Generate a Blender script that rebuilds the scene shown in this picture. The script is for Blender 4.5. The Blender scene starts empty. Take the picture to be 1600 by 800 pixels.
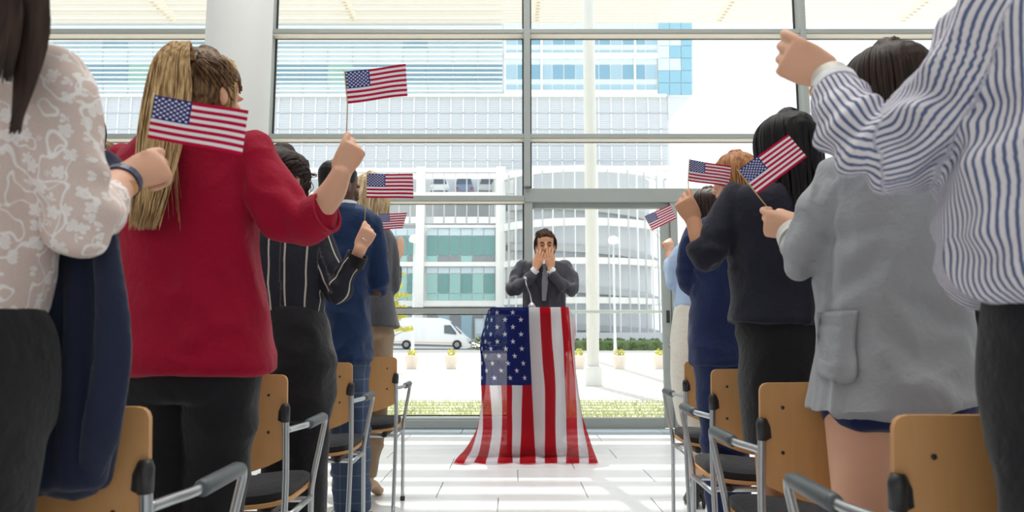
import bpy, math, random
import numpy as np
from mathutils import Vector, Matrix

random.seed(7)
rng = np.random.default_rng(7)
SC = bpy.context.scene
COL = SC.collection
R = math.radians

# ------------------------------------------------------------------ camera, sky, sun, exposure
F, PITCH, H = 1100.0, R(6.48), 0.95
cam_d = bpy.data.cameras.new('camera')
cam = bpy.data.objects.new('camera', cam_d); COL.objects.link(cam)
cam.location = (0, 0, H); cam.rotation_euler = (R(90) + PITCH, 0, 0)
cam_d.sensor_width = 36; cam_d.lens = 36 * F / 1600
cam_d.clip_start = 0.05; cam_d.clip_end = 600
cam_d.dof.use_dof = True; cam_d.dof.focus_distance = 3.2; cam_d.dof.aperture_fstop = 5.0
SC.camera = cam
SC.view_settings.view_transform = 'Standard'
SC.view_settings.look = 'None'
SC.view_settings.exposure = 0.36
SC.view_settings.gamma = 1.0
SC.view_settings.use_curve_mapping = False

wd = bpy.data.worlds.new('sky'); SC.world = wd; wd.use_nodes = True
bg = wd.node_tree.nodes['Background']
bg.inputs[0].default_value = (0.90, 0.95, 1.0, 1); bg.inputs[1].default_value = 1.3

sun_d = bpy.data.lights.new('sun', 'SUN'); sun_d.energy = 6.5; sun_d.angle = R(0.25); sun_d.color = (1, 0.96, 0.88)
sun = bpy.data.objects.new('sun', sun_d); COL.objects.link(sun)
SUN_TRAVEL = Vector((0.16, -1.0, -1.75)).normalized()
sun.rotation_euler = SUN_TRAVEL.to_track_quat('-Z', 'Y').to_euler()
# unseen fill lamps, added: one for assumed windows behind the camera, one overhead
for nm, loc, rot, sx, sy, e, c in (('rear_fill_light', (0, -7.5, 3.2), (R(90), 0, 0), 14, 5, 75, (0.93, 0.96, 1.0)),
                                   ('overhead_fill_light', (0, 3.2, 9.2), (0, 0, 0), 7, 5, 430, (1, 0.98, 0.95))):
    l = bpy.data.lights.new(nm, 'AREA'); l.shape = 'RECTANGLE'; l.size = sx; l.size_y = sy; l.energy = e; l.color = c
    o = bpy.data.objects.new(nm, l); COL.objects.link(o); o.location = loc; o.rotation_euler = rot

# ------------------------------------------------------------------ pixel helpers
CP, SP = math.cos(PITCH), math.sin(PITCH)
def P(px, py, Y):
    x = (px - 800) / F; u = (400 - py) / F
    d = Vector((x, CP - u * SP, SP + u * CP))
    t = Y / d.y
    return Vector((d.x * t, Y, H + d.z * t))
def XW(px, Y, z):
    return (px - 800) / F * (Y * CP + (z - H) * SP)
def M2(px_len, Y, z=H):
    return px_len / F * (Y * CP + (z - H) * SP)

# ------------------------------------------------------------------ numpy noise
def _h(i):
    n = (i[:, 0].astype(np.int64) * 73856093) ^ (i[:, 1].astype(np.int64) * 19349663) ^ (i[:, 2].astype(np.int64) * 83492791)
    n = (n ^ (n >> 13)) * 1274126177 & 0x7fffffff
    n = (n ^ (n >> 15)) * 668265263 & 0x7fffffff
    return (n / 0x7fffffff) * 2 - 1
def vnoise(p):
    i = np.floor(p).astype(np.int64); f = p - i; u = f * f * (3 - 2 * f)
    r = 0
    for a in (0, 1):
        wa = u[:, 0] if a else 1 - u[:, 0]
        for b in (0, 1):
            wb = u[:, 1] if b else 1 - u[:, 1]
            for c in (0, 1):
                wc = u[:, 2] if c else 1 - u[:, 2]
                r = r + _h(i + np.array([a, b, c])) * wa * wb * wc
    return r

# ------------------------------------------------------------------ object helpers
def tag(o, label=None, cat=None, group=None, kind=None):
    if label: o['label'] = label
    if cat: o['category'] = cat
    if group: o['group'] = group
    if kind: o['kind'] = kind
    return o
def empty(name, loc=(0, 0, 0), rz=0.0, parent=None):
    o = bpy.data.objects.new(name, None); COL.objects.link(o)
    o.location = loc; o.rotation_euler = (0, 0, rz); o.empty_display_size = 0.1
    if parent: o.parent = parent
    return o
def link_mesh(name, me, mat, parent=None, smooth=True):
    if mat is not None:
        me.materials.clear(); me.materials.append(mat)
    o = bpy.data.objects.new(name, me); COL.objects.link(o)
    if parent:
        o.parent = parent
        # geometry is built in world space: keep it there
        o.matrix_parent_inverse = parent_matrix(parent).inverted()
    if smooth and len(me.polygons):
        me.polygons.foreach_set('use_smooth', np.ones(len(me.polygons), dtype=bool))
    return o
def parent_matrix(p):
    m = Matrix.LocRotScale(p.location, p.rotation_euler, p.scale)
    if p.parent: m = parent_matrix(p.parent) @ p.matrix_parent_inverse @ m
    return m
def kids(o): return [c for c in bpy.data.objects if c.parent == o]
def copy_tree(o, parent=None):
    ks = KID.get(o.name)
    if ks is None: ks = kids(o); KID[o.name] = ks
    c = o.copy(); COL.objects.link(c)
    if parent: c.parent = parent
    for k in ks: copy_tree(k, c)
    return c
KID = {}

class MB:
    """collects faces and makes one mesh"""
    def __init__(s): s.v = []; s.f = []; s.mi = []; s.cur = 0; s.uv = None
    def add(s, vs, fs):
        b = len(s.v); s.v += [tuple(v) for v in vs]; s.f += [tuple(b + i for i in f) for f in fs]
        s.mi += [s.cur] * len(fs); return s
    def box(s, c, sz, rz=0.0, bev=0.0, mat=None):
        x, y, z = sz[0] / 2, sz[1] / 2, sz[2] / 2
        if bev <= 0:
            vs = [(-x, -y, -z), (x, -y, -z), (x, y, -z), (-x, y, -z), (-x, -y, z), (x, -y, z), (x, y, z), (-x, y, z)]
            fs = [(0, 3, 2, 1), (4, 5, 6, 7), (0, 1, 5, 4), (1, 2, 6, 5), (2, 3, 7, 6), (3, 0, 4, 7)]
        else:
            b = min(bev, x * .9, y * .9, z * .9)
            vs = []
            def ring(hx, hy, zz): return [(-hx, -hy + b, zz), (-hx + b, -hy, zz), (hx - b, -hy, zz), (hx, -hy + b, zz), (hx, hy - b, zz), (hx - b, hy, zz), (-hx + b, hy, zz), (-hx, hy - b, zz)]
            vs += ring(x - b, y - b, -z) + ring(x, y, -z + b) + ring(x, y, z - b) + ring(x - b, y - b, z)
            fs = [tuple(range(7, -1, -1)), tuple(range(24, 32))]
            for k in range(3):
                for i in range(8):
                    j = (i + 1) % 8; fs.append((k * 8 + i, k * 8 + j, k * 8 + 8 + j, k * 8 + 8 + i))
        m = Matrix.Rotation(rz, 3, 'Z')
        if mat is not None: m = mat @ m
        s.add([Vector(c) + m @ Vector(v) for v in vs], fs); return s
    def tube(s, pts, r, seg=10, cap=True, flat=None):
        pts = [Vector(p) for p in pts]; n = len(pts)
        rs = r if hasattr(r, '__len__') else [r] * n
        up = None; vs = []
        for i, p in enumerate(pts):
            t = (pts[min(i + 1, n - 1)] - pts[max(i - 1, 0)]).normalized()
            if up is None:
                up = Vector((0, 0, 1)) if abs(t.z) < .9 else Vector((1, 0, 0))
            u = (up - t * up.dot(t)).normalized(); up = u; w = t.cross(u)
            for k in range(seg):
                a = 2 * math.pi * k / seg
                vs.append(p + u * math.cos(a) * rs[i] * (flat or 1) + w * math.sin(a) * rs[i])
        fs = []
        for i in range(n - 1):
            for k in range(seg):
                j = (k + 1) % seg; fs.append((i * seg + k, i * seg + j, i * seg + seg + j, i * seg + seg + k))
        if cap:
            fs.append(tuple(range(seg - 1, -1, -1))); fs.append(tuple(range((n - 1) * seg, n * seg)))
        s.add(vs, fs); return s
    def cyl(s, c0, c1, r0, r1=None, seg=24):
        return s.tube([c0, c1], [r0, r0 if r1 is None else r1], seg)
    def lathe(s, c, prof, seg=24):
        vs = []; n = len(prof); c = Vector(c)
        for r, z in prof:
            for k in range(seg):
                a = 2 * math.pi * k / seg; vs.append(c + Vector((r * math.cos(a), r * math.sin(a), z)))
        fs = [(i * seg + k, i * seg + (k + 1) % seg, i * seg + seg + (k + 1) % seg, i * seg + seg + k) for i in range(n - 1) for k in range(seg)]
        fs.append(tuple(range(seg - 1, -1, -1))); fs.append(tuple(range((n - 1) * seg, n * seg)))
        s.add(vs, fs); return s
    def prism(s, poly, y0, y1):      # poly in xz, extruded along y
        n = len(poly)
        vs = [(x, y0, z) for x, z in poly] + [(x, y1, z) for x, z in poly]
        fs = [tuple(range(n)), tuple(range(2 * n - 1, n - 1, -1))] + [(i, i + n, (i + 1) % n + n, (i + 1) % n) for i in range(n)]
        s.add(vs, fs); return s
    def ball(s, c, r, seg=16, rings=10, M=None):
        r = Vector(r) if hasattr(r, '__len__') else Vector((r, r, r))
        vs = []; c = Vector(c)
        for i in range(1, rings):
            ph = math.pi * i / rings
            for k in range(seg):
                a = 2 * math.pi * k / seg
                v = Vector((r.x * math.sin(ph) * math.cos(a), r.y * math.sin(ph) * math.sin(a), r.z * math.cos(ph)))
                vs.append(c + (M @ v if M else v))
        t = Vector((0, 0, r.z)); vs.append(c + (M @ t if M else t)); vs.append(c - (M @ t if M else t))
        fs = [(i * seg + k, i * seg + seg + k, i * seg + seg + (k + 1) % seg, i * seg + (k + 1) % seg) for i in range(rings - 2) for k in range(seg)]
        T = len(vs) - 2
        fs += [(T, k, (k + 1) % seg) for k in range(seg)] + [(T + 1, (rings - 2) * seg + (k + 1) % seg, (rings - 2) * seg + k) for k in range(seg)]
        s.add(vs, fs); return s
    def mesh(s, name='m'):
        me = bpy.data.meshes.new(name); me.from_pydata([tuple(v) for v in s.v], [], s.f); me.update(); return me
    def build(s, name, mat, parent=None, smooth=False, auto=None):
        me = s.mesh(name)
        mats = mat if isinstance(mat, (list, tuple)) else [mat]
        o = link_mesh(name, me, mats[0], parent, smooth)
        for m in mats[1:]: me.materials.append(m)
        if len(mats) > 1: me.polygons.foreach_set('material_index', s.mi)
        if auto is not None:
            me.polygons.foreach_set('use_smooth', np.ones(len(me.polygons), dtype=bool))
            sharp_edges(me, auto)
        return o
def sharp_edges(me, ang):
    import bmesh
    bm = bmesh.new(); bm.from_mesh(me)
    bmesh.ops.recalc_face_normals(bm, faces=bm.faces)
    for e in bm.edges:
        if len(e.link_faces) == 2 and e.calc_face_angle(0) > ang: e.smooth = False
    bm.to_mesh(me); bm.free()

def spline(pts, n):
    """Catmull-Rom through rows of numbers, n steps per span"""
    a = np.array(pts, dtype=float)
    if len(a) < 3:
        t = np.linspace(0, 1, n + 1)[:, None]; return a[0] * (1 - t) + a[1] * t
    e = np.vstack([2 * a[0] - a[1], a, 2 * a[-1] - a[-2]]); out = []
    for i in range(len(a) - 1):
        p0, p1, p2, p3 = e[i:i + 4]
        for k in range(n):
            t = k / n
            out.append(0.5 * ((2 * p1) + (-p0 + p2) * t + (2 * p0 - 5 * p1 + 4 * p2 - p3) * t * t + (-p0 + 3 * p1 - 3 * p2 + p3) * t ** 3))
    out.append(a[-1]); return np.array(out)

DOME = .012
FOLD = 2.1
class Form:
    """overlapping swept volumes that a voxel remesh turns into ONE continuous surface"""
    def __init__(s): s.mb = MB(); s.rings = []; s.ns = 0; s.flat_end = False
    def sweep(s, pts, rx, ry=None, side=(1, 0, 0), n=4, seg=24, horiz=False, cap=True, power=2.0):
        m = len(pts)
        rx = list(rx) if hasattr(rx, '__len__') else [rx] * m
        ry = rx if ry is None else (list(ry) if hasattr(ry, '__len__') else [ry] * m)
        rows = spline([list(p) + [a, b] for p, a, b in zip(pts, rx, ry)], n)
        C = rows[:, :3]; A = np.maximum(rows[:, 3], .001); B = np.maximum(rows[:, 4], .001)
        T = np.gradient(C, axis=0); T /= np.linalg.norm(T, axis=1)[:, None] + 1e-9
        if horiz: T[:] = (0, 0, 1 if C[-1, 2] > C[0, 2] else -1)
        S = np.array(side, float)
        vs = []; L = 0
        U = []; W = []
        for i in range(len(C)):
            u = S - T[i] * S.dot(T[i]); 
            if np.linalg.norm(u) < .15: u = np.array((0, 1.0, 0)) - T[i] * T[i][1]
            u /= np.linalg.norm(u); w = np.cross(T[i], u); U.append(u); W.append(w)
            if i: L += np.linalg.norm(C[i] - C[i - 1])
            s.rings.append((C[i], T[i], u, w, A[i], B[i], L, s.ns))
        U = np.array(U); W = np.array(W)
        th = np.linspace(0, 2 * np.pi, seg, endpoint=False)
        ca, sa = np.cos(th), np.sin(th)
        if power != 2: ca = np.sign(ca) * np.abs(ca) ** (2 / power); sa = np.sign(sa) * np.abs(sa) ** (2 / power)
        allr = []
        def ring(c, u, w, a, b): return c + np.outer(ca * a, u) + np.outer(sa * b, w)
        if cap:
            for f in (.2, .6): 
                q = math.sqrt(1 - (1 - f) ** 2); k = min(A[0], B[0], DOME if horiz else 9); allr.append(ring(C[0] - T[0] * k * (1 - f) * .9, U[0], W[0], A[0] * q, B[0] * q))
        for i in range(len(C)): allr.append(ring(C[i], U[i], W[i], A[i], B[i]))
        if cap:
            for f in (.6, .2):
                q = math.sqrt(1 - (1 - f) ** 2); k = min(A[-1], B[-1], DOME if (horiz or s.flat_end) else 9); allr.append(ring(C[-1] + T[-1] * k * (1 - f) * .9, U[-1], W[-1], A[-1] * q, B[-1] * q))
        vs = np.vstack(allr); nr = len(allr)
        fs = [(i * seg + k, i * seg + (k + 1) % seg, i * seg + seg + (k + 1) % seg, i * seg + seg + k) for i in range(nr - 1) for k in range(seg)]
        fs.append(tuple(range(seg - 1, -1, -1))); fs.append(tuple(range((nr - 1) * seg, nr * seg)))
        s.mb.add(vs.tolist(), fs); s.ns += 1
        return s
    def ball(s, c, r, M=None): s.mb.ball(c, r, 20, 12, M); return s
    def remesh(s, vox):
        me = s.mb.mesh('form'); o = bpy.data.objects.new('form', me); COL.objects.link(o)
        md = o.modifiers.new('r', 'REMESH'); md.mode = 'VOXEL'; md.voxel_size = vox; md.adaptivity = 0
        dg = bpy.context.evaluated_depsgraph_get(); dg.update()
        out = bpy.data.meshes.new_from_object(o.evaluated_get(dg))
        bpy.data.objects.remove(o); bpy.data.meshes.remove(me)
        return out
    def local(s, V):
        C = np.array([r[0] for r in s.rings]); T = np.array([r[1] for r in s.rings]); U = np.array([r[2] for r in s.rings]); W = np.array([r[3] for r in s.rings])
        A = np.array([r[4] for r in s.rings]); B = np.array([r[5] for r in s.rings]); L = np.array([r[6] for r in s.rings]); I = np.array([r[7] for r in s.rings])
        out = np.zeros((len(V), 3)); 
        sw_R = {i: (A[I == i].mean() + B[I == i].mean()) / 2 for i in set(I.tolist())}
        for a in range(0, len(V), 8000):
            v = V[a:a + 8000]; d = v[:, None, :] - C[None]
            ax = (d * T).sum(2); ru = (d * U).sum(2) / A; rw = (d * W).sum(2) / B
            sc = ru ** 2 + rw ** 2 + (ax / np.minimum(A, B)) ** 2 * 2.0
            k = sc.argmin(1); q = np.arange(len(v))
            ang = np.arctan2(rw[q, k], ru[q, k])
            # open the seam on the far side
            ang = np.where(ang > np.pi * .5, ang - 2 * np.pi, ang)
            Rr = np.array([sw_R[i] for i in I[k]])
            out[a:a + 8000, 0] = ang * Rr; out[a:a + 8000, 1] = L[k] + ax[q, k]; out[a:a + 8000, 2] = I[k]
        return out

def get_v(me):
    V = np.empty(len(me.vertices) * 3); me.vertices.foreach_get('co', V); return V.reshape(-1, 3)
def set_v(me, V): me.vertices.foreach_set('co', V.ravel()); me.update()
def get_n(me):
    N = np.empty(len(me.vertices) * 3); me.vertices.foreach_get('normal', N); return N.reshape(-1, 3)
def smooth_mesh(me, it, lam=.6):
    E = np.empty(len(me.edges) * 2, dtype=np.int32); me.edges.foreach_get('vertices', E); E = E.reshape(-1, 2)
    V = get_v(me); n = len(V); deg = np.bincount(E.ravel(), minlength=n).astype(float)
    for _ in range(it):
        S = np.stack([np.bincount(E[:, 0], V[E[:, 1], k], n) + np.bincount(E[:, 1], V[E[:, 0], k], n) for k in range(3)], 1)
        V = V + lam * (S / np.maximum(deg, 1)[:, None] - V)
    set_v(me, V)

def finish(form, vox, smooth=5, folds=(), spots=(), want_uv=False):
    me = form.remesh(vox); smooth_mesh(me, smooth)
    V = get_v(me); N = get_n(me)
    loc = form.local(V) if want_uv else None
    D = np.zeros(len(V))
    for k, (amp, sc, wp) in enumerate(folds):
        sc = np.array(sc)
        q = V * sc + 17.3 * k + wp * np.stack([vnoise(V * 5 + 3.1), vnoise(V * 5 + 9.7), vnoise(V * 5 + 31.1)], 1)
        nz = vnoise(q)
        D += FOLD * amp * (1 - 2.4 * np.abs(nz))
    for c, axis, rad, amp, freq in spots:
        c = np.array(c); axis = np.array(axis, float); axis /= np.linalg.norm(axis)
        d = V - c
        ph = d @ axis * freq + 2.6 * vnoise(V * 14)
        D += FOLD * amp * np.sin(ph) * np.exp(-(d ** 2).sum(1) / rad ** 2)
    set_v(me, V + N * D[:, None])
    if want_uv:
        at = me.attributes.new('suv', 'FLOAT_VECTOR', 'POINT'); at.data.foreach_set('vector', loc.ravel())
    return me

def join_meshes(meshes, name):
    vs = []; fs = []; b = 0
    me = bpy.data.meshes.new(name)
    NV = sum(len(m.vertices) for m in meshes)
    V = np.vstack([get_v(m) for m in meshes])
    loops = []; starts = []; off = 0; b = 0
    for m in meshes:
        l = np.empty(len(m.loops), dtype=np.int32); m.loops.foreach_get('vertex_index', l); loops.append(l + b)
        s_ = np.empty(len(m.polygons), dtype=np.int32); m.polygons.foreach_get('loop_start', s_); starts.append(s_ + off)
        off += len(l); b += len(m.vertices)
    loops = np.concatenate(loops); starts = np.concatenate(starts)
    me.vertices.add(NV); me.vertices.foreach_set('co', V.ravel())
    me.loops.add(len(loops)); me.loops.foreach_set('vertex_index', loops)
    me.polygons.add(len(starts)); me.polygons.foreach_set('loop_start', starts)
    me.update(calc_edges=True); me.validate()
    for m in meshes: bpy.data.meshes.remove(m)
    return me

# ------------------------------------------------------------------ materials
class NT:
    def __init__(s, name):
        s.m = bpy.data.materials.new(name); s.m.use_nodes = True; s.t = s.m.node_tree; s.b = s.t.nodes['Principled BSDF']; s.out = s.t.nodes['Material Output']
    def n(s, ty, **kw):
        nd = s.t.nodes.new(ty)
        for k, v in kw.items(): setattr(nd, k, v)
        return nd
    def l(s, a, b): s.t.links.new(a, b)
    def math(s, op, a, b=None, c=None, clamp=False):
        nd = s.n('ShaderNodeMath', operation=op); nd.use_clamp = clamp
        for i, v in enumerate((a, b, c)):
            if v is None: continue
            if isinstance(v, (int, float)): nd.inputs[i].default_value = v
            else: s.l(v, nd.inputs[i])
        return nd.outputs[0]
    def mix(s, fac, a, b):
        nd = s.n('ShaderNodeMix', data_type='RGBA')
        for i, v in ((0, fac), (6, a), (7, b)):
            if isinstance(v, (int, float)): nd.inputs[i].default_value = v
            elif isinstance(v, (tuple, list)): nd.inputs[i].default_value = (*v[:3], 1)
            else: s.l(v, nd.inputs[i])
        return nd.outputs[2]
    def noise(s, scale, det=3, vec=None, rough=.5):
        nd = s.n('ShaderNodeTexNoise'); nd.inputs['Scale'].default_value = scale; nd.inputs['Detail'].default_value = det; nd.inputs['Roughness'].default_value = rough
        if vec: s.l(vec, nd.inputs['Vector'])
        return nd.outputs[0]
    def obj(s): return s.n('ShaderNodeTexCoord').outputs['Object']
    def scalevec(s, vec, sc):
        nd = s.n('ShaderNodeMapping'); nd.inputs['Scale'].default_value = sc; s.l(vec, nd.inputs[0]); return nd.outputs[0]
    def bump(s, h, strength, dist=.01):
        nd = s.n('ShaderNodeBump'); nd.inputs['Strength'].default_value = strength; nd.inputs['Distance'].default_value = dist; s.l(h, nd.inputs['Height']); s.l(nd.outputs[0], s.b.inputs['Normal'])
    def base(s, c):
        if isinstance(c, (tuple, list)): s.b.inputs['Base Color'].default_value = (*c[:3], 1)
        else: s.l(c, s.b.inputs['Base Color'])
    def set(s, **kw):
        for k, v in kw.items(): s.b.inputs[k.replace('_', ' ')].default_value = v
        return s
def srgb(r, g, b):
    f = lambda c: (c / 255 / 12.92) if c / 255 <= .04045 else ((c / 255 + .055) / 1.055) ** 2.4
    return (f(r), f(g), f(b))

def mat_plain(name, col, rough=.5, metal=0, var=.06, scale=6, bump=0, spec=.5):
    t = NT(name); v = t.noise(scale, 3, t.obj())
    a = tuple(c * (1 - var) for c in col); b = tuple(min(1, c * (1 + var)) for c in col)
    t.base(t.mix(v, a, b)); t.set(Roughness=rough, Metallic=metal); t.b.inputs['Specular IOR Level'].default_value = spec
    if bump: t.bump(t.noise(scale * 12, 3, t.obj()), bump, .004)
    return t.m
def mat_cloth(name, col, var=.12, weave=900, bump=.25, sheen=.15, rough=.9, fleck=0):
    t = NT(name); oc = t.obj()
    v = t.noise(14, 4, oc); w = t.noise(weave, 2, oc)
    a = tuple(c * (1 - var) for c in col); b = tuple(min(1, c * (1 + var)) for c in col)
    c = t.mix(v, a, b)
    if fleck: c = t.mix(t.math('MULTIPLY', w, fleck), c, tuple(min(1, x * 1.9 + .03) for x in col))
    t.base(c); t.set(Roughness=rough); t.b.inputs['Sheen Weight'].default_value = sheen; t.b.inputs['Sheen Roughness'].default_value = .5
    t.b.inputs['Specular IOR Level'].default_value = .2
    big = t.noise(16, 3, oc, .55); big2 = t.noise(42, 2, oc)
    hh = t.math('ADD', t.math('ABSOLUTE', t.math('SUBTRACT', big, .5)), t.math('MULTIPLY', big2, .22))
    nd = t.n('ShaderNodeBump'); nd.inputs['Strength'].default_value = .42; nd.inputs['Distance'].default_value = .018; t.l(hh, nd.inputs['Height'])
    n2 = t.n('ShaderNodeBump'); n2.inputs['Strength'].default_value = bump; n2.inputs['Distance'].default_value = .002; t.l(w, n2.inputs['Height']); t.l(nd.outputs[0], n2.inputs['Normal']); t.l(n2.outputs[0], t.b.inputs['Normal'])
    return t.m
def mat_skin(name, col):
    t = NT(name); oc = t.obj(); v = t.noise(22, 4, oc); r = t.noise(7, 2, oc)
    c = t.mix(v, tuple(x * .92 for x in col), tuple(min(1, x * 1.06) for x in col))
    c = t.mix(t.math('MULTIPLY', r, .35), c, (min(1, col[0] * 1.05), col[1] * .78, col[2] * .72))
    t.base(c); t.set(Roughness=.5); t.b.inputs['Subsurface Weight'].default_value = .12
    t.b.inputs['Subsurface Radius'].default_value = (1, .35, .2); t.b.inputs['Subsurface Scale'].default_value = .012
    t.b.inputs['Specular IOR Level'].default_value = .35
    t.bump(t.noise(260, 3, oc), .12, .001)
    return t.m
def mat_hair(name, dark, light, freq=90):
    t = NT(name); oc = t.obj()
    a = t.noise(freq, 3, t.scalevec(oc, (1, 1, .08)), .6)
    rm = t.n('ShaderNodeValToRGB'); rm.color_ramp.elements[0].position = .35; rm.color_ramp.elements[1].position = .68
    rm.color_ramp.elements[0].color = (*dark, 1); rm.color_ramp.elements[1].color = (*light, 1); t.l(a, rm.inputs[0])
    t.base(rm.outputs[0]); t.set(Roughness=.5); t.b.inputs['Specular IOR Level'].default_value = .22
    t.bump(a, .5, .003)
    return t.m
def mat_stripes(name, ground, line, period, width, axis=0, second=None):
    t = NT(name); at = t.n('ShaderNodeAttribute', attribute_name='suv'); sp = t.n('ShaderNodeSeparateXYZ'); t.l(at.outputs['Vector'], sp.inputs[0])
    oc = t.obj(); wob = t.math('MULTIPLY', t.math('SUBTRACT', t.noise(5, 2, oc), .5), .010)
    u = t.math('ADD', sp.outputs[axis], wob)
    ph = t.math('FRACT', t.math('ADD', t.math('DIVIDE', u, period), 50.0))
    d = t.math('ABSOLUTE', t.math('SUBTRACT', ph, .5))
    k = t.math('LESS_THAN', d, width / 2)
    c = t.mix(t.noise(14, 3, oc), tuple(x * .92 for x in ground), tuple(min(1, x * 1.06) for x in ground))
    c = t.mix(k, c, line)
    if second:
        ph2 = t.math('FRACT', t.math('ADD', t.math('DIVIDE', u, period), 50.5 + .0))
        k2 = t.math('LESS_THAN', t.math('ABSOLUTE', t.math('SUBTRACT', ph2, .5)), second[1] / 2)
        c = t.mix(k2, c, second[0])
    t.base(c); t.set(Roughness=.85); t.b.inputs['Specular IOR Level'].default_value = .25
    t.bump(t.math('ABSOLUTE', t.math('SUBTRACT', t.noise(18, 3, oc, .55), .5)), .5, .020)
    return t.m

def mat_flag(name, red, white, blue, star_up=(0, 1), fly=1.9, thru=0.0, trans=0.35, star_r=.036):
    """UV: u along the fly from the hoist, v from the top edge down"""
    t = NT(name); uv = t.n('ShaderNodeUVMap').outputs[0]; sp = t.n('ShaderNodeSeparateXYZ'); t.l(uv, sp.inputs[0])
    u, v = sp.outputs[0], sp.outputs[1]
    st = t.math('LESS_THAN', t.math('MODULO', t.math('MULTIPLY', v, 13), 2.0), 1.0)
    cant = t.math('MULTIPLY', t.math('LESS_THAN', u, .4), t.math('LESS_THAN', v, 7 / 13))
    gx = t.math('MULTIPLY', u, 12 / .4); gy = t.math('MULTIPLY', v, 130 / 7)
    p = t.math('ROUND', t.math('MULTIPLY', t.math('ADD', gx, gy), .5)); q = t.math('ROUND', t.math('MULTIPLY', t.math('SUBTRACT', gx, gy), .5))
    ci = t.math('ADD', p, q); cj = t.math('SUBTRACT', p, q)
    dx = t.math('MULTIPLY', t.math('SUBTRACT', gx, ci), .4 * fly / 12); dy = t.math('MULTIPLY', t.math('SUBTRACT', gy, cj), -7 / 130)
    # star_up = (component along u, component along -v)
    ux, uy = star_up
    yy = t.math('ADD', t.math('MULTIPLY', dx, ux), t.math('MULTIPLY', dy, uy))
    xx = t.math('ADD', t.math('MULTIPLY', dx, uy), t.math('MULTIPLY', dy, -ux))
    r = t.math('SQRT', t.math('ADD', t.math('MULTIPLY', xx, xx), t.math('MULTIPLY', yy, yy)))
    a = t.math('ARCTAN2', xx, yy)
    s5 = 2 * math.pi / 5
    m = t.math('SUBTRACT', t.math('MULTIPLY', t.math('FRACT', t.math('ADD', t.math('DIVIDE', a, s5), 10.5)), s5), s5 / 2)
    m = t.math('ABSOLUTE', m)
    fx = t.math('MULTIPLY', r, t.math('COSINE', m)); fy = t.math('MULTIPLY', r, t.math('SINE', m))
    RR = star_r
    ins = t.math('LESS_THAN', t.math('ADD', t.math('MULTIPLY', t.math('SUBTRACT', fx, RR), .2245), t.math('MULTIPLY', fy, .691)), 0)
    ok = t.math('MULTIPLY', t.math('MULTIPLY', t.math('GREATER_THAN', ci, .5), t.math('LESS_THAN', ci, 11.5)), t.math('MULTIPLY', t.math('GREATER_THAN', cj, .5), t.math('LESS_THAN', cj, 9.5)))
    star = t.math('MULTIPLY', ins, ok)
    c = t.mix(st, white, red); c = t.mix(cant, c, t.mix(star, blue, white))
    t.base(c); t.set(Roughness=.95); t.b.inputs['Specular IOR Level'].default_value = .03
    t.bump(t.noise(900, 2, t.obj()), .15, .001)
    tr = t.n('ShaderNodeBsdfTranslucent'); t.l(c, tr.inputs[0])
    mx = t.n('ShaderNodeMixShader'); mx.inputs[0].default_value = trans
    t.l(t.b.outputs[0], mx.inputs[1]); t.l(tr.outputs[0], mx.inputs[2]); last = mx.outputs[0]
    if thru > 0:
        tp = t.n('ShaderNodeBsdfTransparent'); t.l(t.mix(.75, c, (1, 1, 1)), tp.inputs[0])
        m2 = t.n('ShaderNodeMixShader'); m2.inputs[0].default_value = thru
        t.l(last, m2.inputs[1]); t.l(tp.outputs[0], m2.inputs[2]); last = m2.outputs[0]
    t.l(last, t.out.inputs[0])
    return t.m
def mat_glass(name, tint=(1, 1, 1), refl=.06):
    t = NT(name); tp = t.n('ShaderNodeBsdfTransparent'); tp.inputs[0].default_value = (*tint, 1)
    gl = t.n('ShaderNodeBsdfGlossy'); gl.inputs['Roughness'].default_value = .02
    fr = t.n('ShaderNodeFresnel'); fr.inputs[0].default_value = 1.45
    mx = t.n('ShaderNodeMixShader'); t.l(t.math('MULTIPLY', fr.outputs[0], refl / .04), mx.inputs[0]) if False else t.l(t.math('MULTIPLY', fr.outputs[0], .6), mx.inputs[0])
    t.l(tp.outputs[0], mx.inputs[1]); t.l(gl.outputs[0], mx.inputs[2]); t.l(mx.outputs[0], t.out.inputs[0])
    return t.m
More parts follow.
